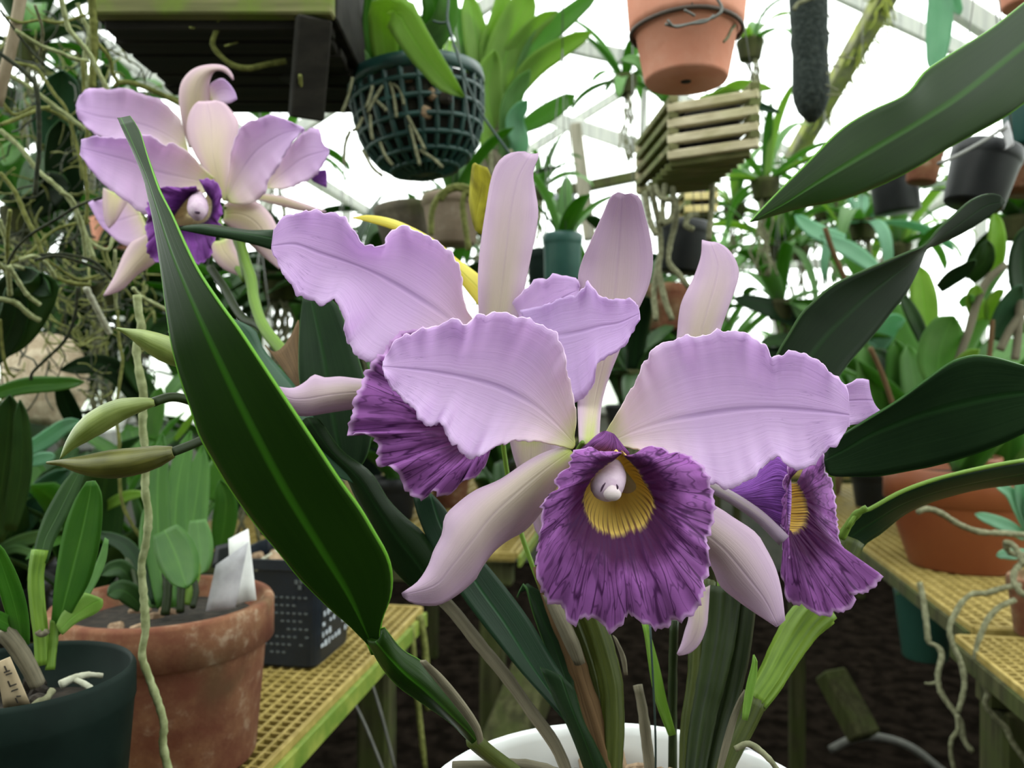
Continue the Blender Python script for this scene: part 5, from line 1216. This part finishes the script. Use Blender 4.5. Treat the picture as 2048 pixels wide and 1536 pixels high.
# left side, in the shade
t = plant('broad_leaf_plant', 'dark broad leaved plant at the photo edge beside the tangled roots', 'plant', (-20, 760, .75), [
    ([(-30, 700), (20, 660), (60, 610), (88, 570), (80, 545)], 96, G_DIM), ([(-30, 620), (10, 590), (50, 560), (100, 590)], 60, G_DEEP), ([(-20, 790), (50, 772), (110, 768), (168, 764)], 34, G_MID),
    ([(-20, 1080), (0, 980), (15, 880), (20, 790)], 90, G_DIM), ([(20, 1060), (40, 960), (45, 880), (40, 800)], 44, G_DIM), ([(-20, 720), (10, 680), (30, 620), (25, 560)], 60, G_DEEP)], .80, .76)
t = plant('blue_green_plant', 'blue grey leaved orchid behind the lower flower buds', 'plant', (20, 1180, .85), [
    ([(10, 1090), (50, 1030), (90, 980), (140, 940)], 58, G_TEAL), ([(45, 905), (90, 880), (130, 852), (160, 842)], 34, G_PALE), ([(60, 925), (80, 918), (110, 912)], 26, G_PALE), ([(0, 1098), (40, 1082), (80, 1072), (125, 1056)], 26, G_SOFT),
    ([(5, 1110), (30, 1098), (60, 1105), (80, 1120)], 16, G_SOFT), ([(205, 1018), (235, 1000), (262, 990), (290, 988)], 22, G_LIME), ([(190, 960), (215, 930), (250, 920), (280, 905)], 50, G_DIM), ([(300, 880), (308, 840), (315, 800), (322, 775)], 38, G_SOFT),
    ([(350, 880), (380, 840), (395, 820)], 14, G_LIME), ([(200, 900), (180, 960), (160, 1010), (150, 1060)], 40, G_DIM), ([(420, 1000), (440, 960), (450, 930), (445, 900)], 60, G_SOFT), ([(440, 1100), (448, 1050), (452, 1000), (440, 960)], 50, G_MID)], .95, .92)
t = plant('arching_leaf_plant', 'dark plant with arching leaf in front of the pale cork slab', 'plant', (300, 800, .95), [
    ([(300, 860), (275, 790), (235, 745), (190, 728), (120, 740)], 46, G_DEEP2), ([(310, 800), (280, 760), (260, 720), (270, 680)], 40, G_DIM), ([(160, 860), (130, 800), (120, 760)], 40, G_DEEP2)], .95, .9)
t = plant('glaucous_leaf_plant', 'round blue green leaf cluster behind the dark hanging roots', 'plant', (110, 260, 1.1), [
    ([(120, 300), (110, 240), (120, 190), (125, 140)], 96, G_TEAL), ([(130, 420), (130, 360), (125, 300), (120, 240)], 80, G_DEEP), ([(60, 420), (80, 400), (100, 380), (140, 372)], 80, G_DEEP2), ([(95, 310), (75, 330), (60, 360), (40, 390)], 50, G_DIM), ([(0, 320), (30, 300), (45, 290)], 44, G_SOFT)], 1.1, 1.05)

tr = thing('hanging_vanda', 'hanging orchid at the photo edge that trails a tangle of pale aerial roots', 'orchid plant', tuple(P(20, 300, .72)))
rl = [([(118, -20), (135, 50), (143, 65), (160, 85), (180, 110), (200, 150), (216, 180)], 5, R_PALE), ([(155, 6), (165, 35), (178, 65), (175, 90), (170, 110), (172, 150), (178, 180)], 4.5, R_PALE), ([(182, -20), (187, 50), (188, 100), (184, 175)], 8, R_OLIVE),
      ([(30, 60), (80, 90), (120, 105), (150, 118), (178, 122)], 4, R_PALE), ([(15, 148), (60, 175), (100, 205), (140, 235), (172, 260)], 4.5, R_PALE), ([(0, 260), (40, 295), (75, 340), (110, 370), (140, 400), (160, 440), (175, 480), (186, 515)], 5, R_PALE),
      ([(-10, 100), (25, 125), (50, 145), (70, 170), (77, 220), (78, 300), (74, 340), (70, 390)], 4.5, R_DARK), ([(25, 125), (70, 135), (90, 160), (110, 190), (130, 215), (145, 260), (160, 320), (165, 360)], 3.5, R_OLIVE), ([(190, 80), (215, 110), (222, 125), (225, 145), (235, 165), (230, 172)], 4, R_OLIVE),
      ([(0, 345), (30, 384), (50, 430), (75, 480), (85, 508), (90, 520), (110, 550), (140, 565), (182, 570)], 4.5, R_OLIVE), ([(211, 393), (160, 410), (110, 440), (60, 470), (30, 500), (15, 530)], 2.8, R_DARK), ([(15, 530), (60, 505), (110, 460), (180, 440)], 3.2, R_OLIVE),
      ([(60, 515), (100, 508), (140, 510), (190, 525), (225, 560)], 3.2, R_DARK), ([(70, 520), (110, 512), (150, 520), (200, 540)], 3, R_DARK), ([(172, 575), (195, 620), (220, 667)], 6, R_WHITE), ([(-5, 597), (30, 605), (60, 630), (80, 641)], 5.5, R_PALE), ([(266, 576), (280, 592), (300, 603), (336, 622)], 4.5, R_PALE),
      ([(235, 620), (238, 680), (245, 720), (240, 760), (232, 830), (238, 880), (240, 970), (246, 1010), (265, 1050), (283, 1077)], 3.2, R_OLIVE), ([(155, 575), (150, 630), (130, 680), (90, 720), (65, 745), (62, 760)], 3.2, R_DARK), ([(15, 530), (18, 560), (20, 590)], 5, R_PALE), ([(18, 532), (35, 560), (55, 590), (80, 610)], 4.5, R_PALE),
      ([(20, 530), (40, 535), (50, 540)], 4, R_PALE), ([(-10, 520), (5, 535), (20, 550)], 5, R_PALE), ([(40, 520), (70, 512), (95, 530), (110, 555), (100, 540)], 4, R_PALE), ([(0, 640), (5, 700), (15, 740), (30, 755)], 3, R_OLIVE), ([(95, 520), (130, 545), (160, 560), (200, 550)], 3, R_OLIVE),
      ([(165, 120), (168, 180), (175, 250), (170, 330), (175, 390), (172, 450)], 3.5, R_OLIVE), ([(0, 200), (30, 230), (70, 215), (110, 225), (150, 250)], 4, R_OLIVE), ([(0, 250), (40, 235), (80, 218), (100, 215)], 4, R_OLIVE), ([(5, 30), (40, 45), (80, 40), (120, 45), (170, 30)], 3, R_OLIVE), ([(70, 10), (85, 60), (80, 110)], 3, R_GREY),
      ([(150, 430), (170, 470), (190, 490), (215, 500), (225, 480), (228, 460)], 4, R_PALE), ([(120, 384), (145, 400), (165, 460), (172, 520)], 4, R_PALE), ([(20, 420), (15, 470), (15, 530)], 4, R_OLIVE), ([(0, 440), (12, 480), (15, 525)], 4, R_PALE), ([(230, 500), (230, 560), (232, 620)], 3.5, R_PALE), ([(0, 20), (60, 100), (90, 130)], 2.5, R_DARK)]
for k, (p, r, m) in enumerate(rl):
    dd = .66 + .12 * ((k * 37) % 10) / 10
    root('aerial_root', p, dd, dd + .03, r, m, tr, n=8 * len(p), wob=.3, seed=k)
o = root('aerial_root', [(274, 590), (278, 630), (283, 655), (273, 695), (278, 740), (287, 790), (285, 850), (288, 880), (292, 920), (290, 980), (297, 1030), (291, 1090), (283, 1130), (288, 1200), (291, 1260), (284, 1310), (300, 1360), (318, 1410), (328, 1450), (326, 1490), (342, 1560)], .50, .50, 8, R_PALE, None, n=110, wob=.3, r1=8)
tag(o, 'long pale green aerial root hanging in front of the terracotta pot', 'aerial root')
rs = np.random.RandomState(9)
m1, m2 = MB(), MB()
for k in range(420):                                          # the fine tangle nobody could count
    x, y, d = rs.uniform(-20, 300), rs.choice([rs.uniform(20, 560), rs.uniform(480, 780)]), rs.uniform(.85, 1.25)
    a = rs.uniform(0, 6.28); L = rs.uniform(30, 120)
    q = [(x, y)]
    for s in range(4):
        a += rs.uniform(-.9, .9); q.append((q[-1][0] + math.cos(a) * L / 4, q[-1][1] + math.sin(a) * L / 4))
    (m1 if k % 2 else m2).tube(curve(q, d, d + rs.uniform(-.05, .05), 9), rs.uniform(1.0, 2.2) * d / F, 4)
for m, mt, nm in ((m1, R_OLIVE, 'olive'), (m2, R_DARK, 'dark')):
    o = m.build('root_tangle', mt, None, kind='stuff')
    tag(o, nm + ' tangle of fine roots hanging behind the pale aerial roots', 'roots')
st = root('bamboo_cane', [(48, -40), (30, 60), (14, 130), (-6, 210)], .70, .72, 11, mat_wood('tan_cane', (.22, .17, .11), (.34, .28, .2), None, axis=2), None, n=12, wob=.05)
tag(st, 'tan bamboo cane slanting across the tangled roots', 'cane')
o = MB().grid(sheet_pts([(30, 700), (22, 760), (30, 830)], [(90, 680), (95, 750), (90, 840)], [(160, 700), (165, 760), (150, 850)], 1.15, 1.12, nu=12, nv=12, bulge=-.03)).build('cork_slab', BURLAP, None, thick=.03)
tag(o, 'pale cork bark slab behind the hanging roots', 'cork bark')
pt = hang_pot('clay_pot', 'orange clay pot glimpsed behind the further lilac flower', 225, 1.4, 42, 435, 500, CLAY2, 0)

# right side, bright behind the dark leaves
t = plant('cane_orchid', 'leafy cane orchid with rounded bright leaves behind the dark leaf', 'orchid plant', (1890, 900, 1.25), [
    ([(1880, 765), (1878, 720), (1890, 670), (1908, 632)], 92, G_SOFT), ([(1858, 660), (1850, 620), (1845, 580), (1838, 532)], 56, G_LIME), ([(1985, 552), (1992, 510), (1994, 470), (1990, 425)], 40, G_LIME), ([(1878, 578), (1905, 555), (1930, 540), (1952, 520)], 30, G_DEEP),
    ([(1850, 690), (1835, 650), (1815, 610), (1800, 585)], 30, G_DIM), ([(2060, 620), (2045, 560), (2045, 500), (2060, 450)], 56, G_DEEP), ([(1990, 680), (2005, 640), (2020, 610), (2045, 570)], 44, G_TEAL), ([(1978, 640), (1982, 610), (1995, 590), (2008, 580)], 26, G_LIME),
    ([(1960, 640), (1950, 600), (1955, 570)], 40, G_LIME), ([(1920, 610), (1935, 600), (1950, 595)], 22, G_SOFT), ([(1880, 800), (1900, 770), (1930, 720), (1960, 700)], 34, G_LIME), ([(1940, 560), (1970, 520), (1975, 480)], 40, G_DIM)], 1.25, 1.2)
for pts, r, m in (([(1905, 760), (1920, 710), (1938, 660), (1952, 610), (1975, 560), (2010, 530)], 8, STEM_G), ([(2000, 700), (2020, 660), (2048, 620)], 8, STEM_G), ([(1978, 720), (1982, 680), (1985, 640)], 5, STEM_B), ([(1740, 695), (1765, 750), (1790, 822)], 5, STEM_B), ([(1650, 455), (1665, 500), (1692, 562)], 5, STEM_B), ([(2030, 720), (2035, 680), (2040, 600)], 8, STEM_G)):
    root('cane', pts, 1.22, 1.22, r, m, t, n=16, wob=.1)
t = plant('pale_strap_orchid', 'soft green strap leaves fanning behind the broad dark leaf', 'orchid plant', (1770, 900, 1.5), [
    ([(1750, 870), (1745, 800), (1740, 740), (1722, 680)], 60, G_SOFT), ([(1790, 870), (1800, 800), (1800, 740), (1790, 680)], 66, G_MID), ([(1830, 870), (1835, 800), (1825, 740), (1815, 690)], 60, G_SOFT), ([(1760, 690), (1730, 650), (1700, 620)], 40, G_PALE), ([(1750, 700), (1780, 650), (1810, 640)], 44, G_PALE),
    ([(1755, 540), (1730, 520), (1700, 500), (1640, 472)], 34, G_PALE), ([(1690, 480), (1650, 470), (1620, 455), (1590, 430)], 34, G_PALE), ([(1800, 770), (1770, 720), (1745, 700)], 40, G_DIM)], 1.5, 1.45)
t = plant('dark_strap_orchid', 'dark strap leaf lying behind the upright sepal on the bright glass', 'orchid plant', (1600, 660, 1.1), [
    ([(1640, 668), (1600, 640), (1530, 612), (1465, 596)], 40, G_DEEP), ([(1660, 690), (1610, 690), (1560, 680), (1520, 685)], 34, G_DIM), ([(1640, 670), (1610, 645), (1580, 600)], 16, G_SOFT), ([(1620, 700), (1570, 710), (1500, 700)], 30, G_DEEP)], 2.0, 1.95)
root('stem', [(1635, 680), (1650, 760), (1658, 900), (1662, 1026)], 2.0, 2.0, 9, STEM, t, n=14)
t = plant('blue_leaf_hanger', 'pale blue green leaf hanging in front of the roof glass', 'plant', (1880, -20, 1.3), [([(1880, -40), (1880, 20), (1876, 80), (1868, 150)], 54, G_PALE), ([(1900, -40), (1905, -10), (1920, 30)], 30, G_PALE)], 1.3)
ob = plant('overhanging_orchid', 'broad dark orchid leaf reaching in from the upper corner', 'orchid leaf', (2150, 90, .55), [], .55)
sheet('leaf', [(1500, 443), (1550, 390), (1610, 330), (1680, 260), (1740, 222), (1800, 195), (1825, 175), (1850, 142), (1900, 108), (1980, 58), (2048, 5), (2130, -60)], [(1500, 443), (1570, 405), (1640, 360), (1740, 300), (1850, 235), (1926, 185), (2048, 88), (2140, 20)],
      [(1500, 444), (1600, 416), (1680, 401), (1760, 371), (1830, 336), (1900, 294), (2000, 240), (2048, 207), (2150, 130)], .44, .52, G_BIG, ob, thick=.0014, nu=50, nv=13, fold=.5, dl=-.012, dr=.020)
root('stem', [(2120, 40), (2180, 0), (2260, -60)], .52, .56, 26, STEM_O, ob, n=12)

R2 = np.random.RandomState(77)
def bench_plant(label, px, d, n, L, w, mats, seed, pot=PLAS_T, z=BZ, r=.055, h=.10, **kw):
    c = P(px, 768, d); c[2] = z
    return potted('potted_orchid', label, tuple(c), r * .72, r, h, pot, n, L, w, mats, seed, cat='potted orchid', **kw)
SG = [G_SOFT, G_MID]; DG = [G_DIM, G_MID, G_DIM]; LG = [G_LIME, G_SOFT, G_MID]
for row in [
    ('tall soft green orchid on the far bench just above the sideways flower', 1650, 2.35, 12, .46, .05, SG), ('mid green orchid on the far bench left of the rounded bright leaves', 1745, 2.1, 12, .42, .055, SG), ('pale leaved orchid behind the large terracotta coloured pot', 1860, 2.35, 12, .45, .06, LG),
    ('dense green orchid behind the seedling in the small clay pot', 2010, 1.75, 11, .40, .055, SG), ('shady orchid at the photo edge past the terracotta coloured pots', 2080, 2.1, 12, .5, .06, DG), ('bright leafed orchid at the back of the far bench', 1930, 2.6, 12, .5, .06, LG),
    ('loose green orchid under the tip of the broad leaf', 1580, 3.35, 14, .55, .06, SG), ('leafy orchid in the far row near the gable', 1680, 3.6, 14, .6, .07, LG), ('green orchid in the far row behind the cane orchid', 1790, 3.5, 14, .6, .07, SG), ('far orchid seen between the upright sepals', 1480, 4.0, 14, .6, .07, SG),
    ('dark leaved orchid on the other bench behind the big leaf', 500, 2.0, 12, .42, .05, DG), ('dim green orchid behind the left ruffled lip', 640, 1.85, 12, .36, .05, DG), ('small orchid below the left ruffled lip', 790, 1.9, 11, .26, .045, SG), ('green orchid past the bench end behind the front sepal', 900, 2.1, 12, .26, .045, SG),
    ('dark orchid in the middle of the bench behind the left petal', 590, 2.5, 13, .5, .06, DG), ('soft green orchid further down the left bench', 740, 2.8, 13, .5, .06, SG), ('green orchid at the far end of the left bench', 880, 3.2, 13, .5, .06, SG), ('orchid on the back bench behind the front flower', 700, 4.2, 14, .7, .08, DG), ('orchid on the back bench by the gable glass', 820, 4.4, 14, .7, .08, SG)]:
    bench_plant(row[0], *row[1:], seed=int(R2.randint(9999)), pot=[CLAY, BLACKP, DGREENP, PLAS_T][R2.randint(4)])
for row in [('shaded orchid behind the terracotta pot', 180, .98, 10, .24, .05, DG), ('shaded green orchid at the back of the near bench', 60, 1.12, 11, .30, .05, DG), ('green orchid behind the square blue black pot', 330, 1.06, 10, .26, .045, SG), ('dim orchid against the side wall behind the buds', 20, 1.0, 10, .3, .05, DG)]:
    bench_plant(row[0], *row[1:], seed=int(R2.randint(9999)), pot=BLACKP, r=.045, h=.07)

def hanger(label, px, py, d, n, L, w, mats, seed, el=(-10, 80), droop=80, pot=OLIVEW, r=.034, h=.05):
    c = P(px, py, d)
    t = thing('hanging_orchid', label, 'hanging orchid', tuple(c))
    MB().lathe(pot_prof(r * .72, r, h, .002, .015, .003, .012), tuple(c), 24).build('pot', pot, t)
    rosette(t, c + UPZ * (h - .01), n, L, w, mats, seed, el=el, droop=droop)
    top = c + UPZ * (h + .25)
    for q in (0, 2.1, 4.2):
        p = c + np.array([r * math.cos(q), r * math.sin(q), h]); MB().tube(np.linspace(0, 1, 3)[:, None] * (top - p) + p, .0008, 5).build('hanger_wire', WIRE, t)
    MB().tube(np.array([top, top + UPZ * .2, top + UPZ * max(.3, 2.7 - top[2])]), .001, 5).build('hook', WIRE, t)
    for k in range(7):
        b = c + np.array([(R2.rand() - .5) * r, (R2.rand() - .5) * r, 0]); q = [b]
        for s in range(6): q.append(q[-1] + np.array([(R2.rand() - .5) * .03, (R2.rand() - .5) * .03, -.03]))
        MB().tube(np.array(q), .003, 5).build('aerial_root', R_GREY, t)
    return t
for row in [
    ('hanging orchid with thin bright leaves under the slatted basket', 1530, 400, 1.9, 16, .26, .022, LG), ('hanging orchid with drooping leaves left of the moss filled basket', 1650, 440, 2.2, 16, .30, .03, SG), ('hanging orchid with grey roots beneath the broad leaf', 1725, 480, 2.0, 14, .26, .03, [G_PALE, G_SOFT]), ('hanging orchid below the brown terracotta pot', 1800, 520, 2.4, 15, .30, .04, LG),
    ('airy hanging orchid on the bright gable side', 1600, 520, 2.8, 18, .34, .03, SG), ('hanging orchid far back against the gable glass', 1440, 560, 3.4, 16, .34, .035, SG), ('distant hanging orchid left of the timber post', 1080, 400, 3.0, 12, .24, .03, SG),
    ('dark hanging orchid behind the further lilac flower', 560, 600, 1.5, 12, .22, .04, DG), ('dark hanging orchid under the pale clay bowl', 740, 590, 1.9, 14, .28, .04, DG), ('hanging orchid behind the yellow leaf', 850, 560, 2.2, 14, .28, .04, DG), ('dim hanging orchid behind the tangled roots', 40, 470, 1.5, 14, .34, .05, DG), ('second dim hanging orchid behind the tangled roots', 200, 620, 1.45, 14, .26, .05, DG),
    ('shaded hanging orchid above the pale cork slab', 120, 640, 1.7, 14, .36, .05, DG), ('leafy hanging orchid by the corner of the wooden basket', 60, 130, 1.7, 16, .32, .05, DG), ('leafy hanging orchid behind the wooden basket', 180, 280, 2.0, 14, .3, .05, DG), ('hanging orchid in the gap below the wooden basket', 560, 330, 2.4, 12, .26, .04, SG), ('hanging orchid behind the orange pot', 1250, 190, 2.2, 12, .22, .03, SG),
    ('hanging orchid beside the orange pot', 1500, 120, 2.0, 9, .16, .03, LG), ('hanging orchid low at the right photo edge', 2040, 480, 1.7, 12, .26, .05, DG), ('dark hanging orchid low behind the big leaf', 430, 700, 1.6, 12, .26, .05, DG), ('high hanging orchid over the green basket', 720, 60, 1.8, 14, .26, .04, SG), ('distant orchid hanging behind the dark clay bowl', 960, 470, 2.6, 14, .3, .04, DG),
    ('distant orchid hanging behind the front sepal', 1180, 620, 2.8, 14, .32, .045, SG), ('distant orchid hanging between two petals', 1300, 700, 2.6, 14, .3, .045, DG), ('orchid hanging behind the two right sepals', 1560, 640, 2.0, 13, .26, .04, SG)]:
    hanger(row[0], *row[1:], seed=int(R2.randint(9999)))

bench('narrow bench across the far gable end', 4.55, 5.25, -.35, .45, .04, False, -1)
for row in [('tall leafy orchid on the gable bench between the two upright sepals', 1250, 4.75, 26, 1.0, .11, DG), ('tall leafy orchid on the gable bench behind the right petal', 1400, 4.7, 26, .9, .10, SG), ('tall dark orchid on the gable bench behind the left petal', 1130, 4.8, 24, .9, .10, DG)]:
    bench_plant(row[0], *row[1:], seed=int(R2.randint(9999)), pot=BLACKP, r=.12, h=.2, droop=40)
for row in [('dark leafy hanging orchid just right of the long front sepal', 1300, 640, 1.9, 16, .26, .045, DG), ('deep green hanging orchid low beside the front sepal', 1265, 790, 1.6, 16, .2, .04, [G_DEEP, G_DIM]), ('pale teal hanging orchid beside the front sepal', 1285, 600, 2.4, 12, .2, .04, [G_PALE, G_TEAL]),
            ('dark orchid hanging in the gap under the left petal', 690, 640, 1.5, 16, .24, .04, [G_DEEP, G_DIM]), ('soft green orchid hanging low behind the big leaf', 520, 850, 1.3, 14, .2, .04, SG), ('lush orchid hanging in the bright right middle', 1560, 520, 2.4, 22, .4, .035, LG), ('lush orchid hanging above the cane orchid', 1760, 430, 2.8, 20, .4, .04, SG), ('lush orchid under the slatted basket', 1470, 440, 2.6, 18, .3, .03, LG)]:
    hanger(row[0], *row[1:], seed=int(R2.randint(9999)))

for row in [('dense dim orchid far behind the tangled roots at mid height', 60, 560, 2.2, 18, .5, .08, DG), ('dense dim orchid far behind the cork slab', 170, 720, 2.1, 18, .45, .08, DG), ('dense dim orchid far behind the top bud', 290, 700, 1.9, 18, .36, .07, DG), ('dense dim orchid behind the stalks of the further flower', 400, 600, 2.0, 16, .34, .07, DG),
            ('dense dim orchid in the gap under the further flower', 560, 560, 2.1, 16, .32, .06, DG), ('dense orchid against the side glass low down', 130, 860, 2.2, 18, .5, .08, DG), ('dense orchid against the side glass behind the roots', -40, 380, 2.0, 18, .5, .08, DG), ('dense orchid behind the round blue green leaves', 110, 330, 2.3, 16, .34, .07, DG),
            ('dim orchid in the bright gap behind the dry brown sheath', 640, 690, 2.2, 16, .34, .06, DG), ('green orchid behind the pale clay bowl', 880, 640, 2.6, 16, .34, .05, DG)]:
    hanger(row[0], *row[1:], seed=int(R2.randint(9999)))

for row in [('leafy orchid at the aisle edge of the bench beyond the front sepal', 985, 2.2, 13, .26, .05, DG), ('leafy orchid further along the aisle edge behind the front sepal', 1010, 2.7, 14, .32, .05, SG), ('small orchid by the bench end under the long front sepal', 1000, 1.75, 10, .16, .035, DG)]:
    bench_plant(row[0], *row[1:], seed=int(R2.randint(9999)), pot=BLACKP, r=.045, h=.07)
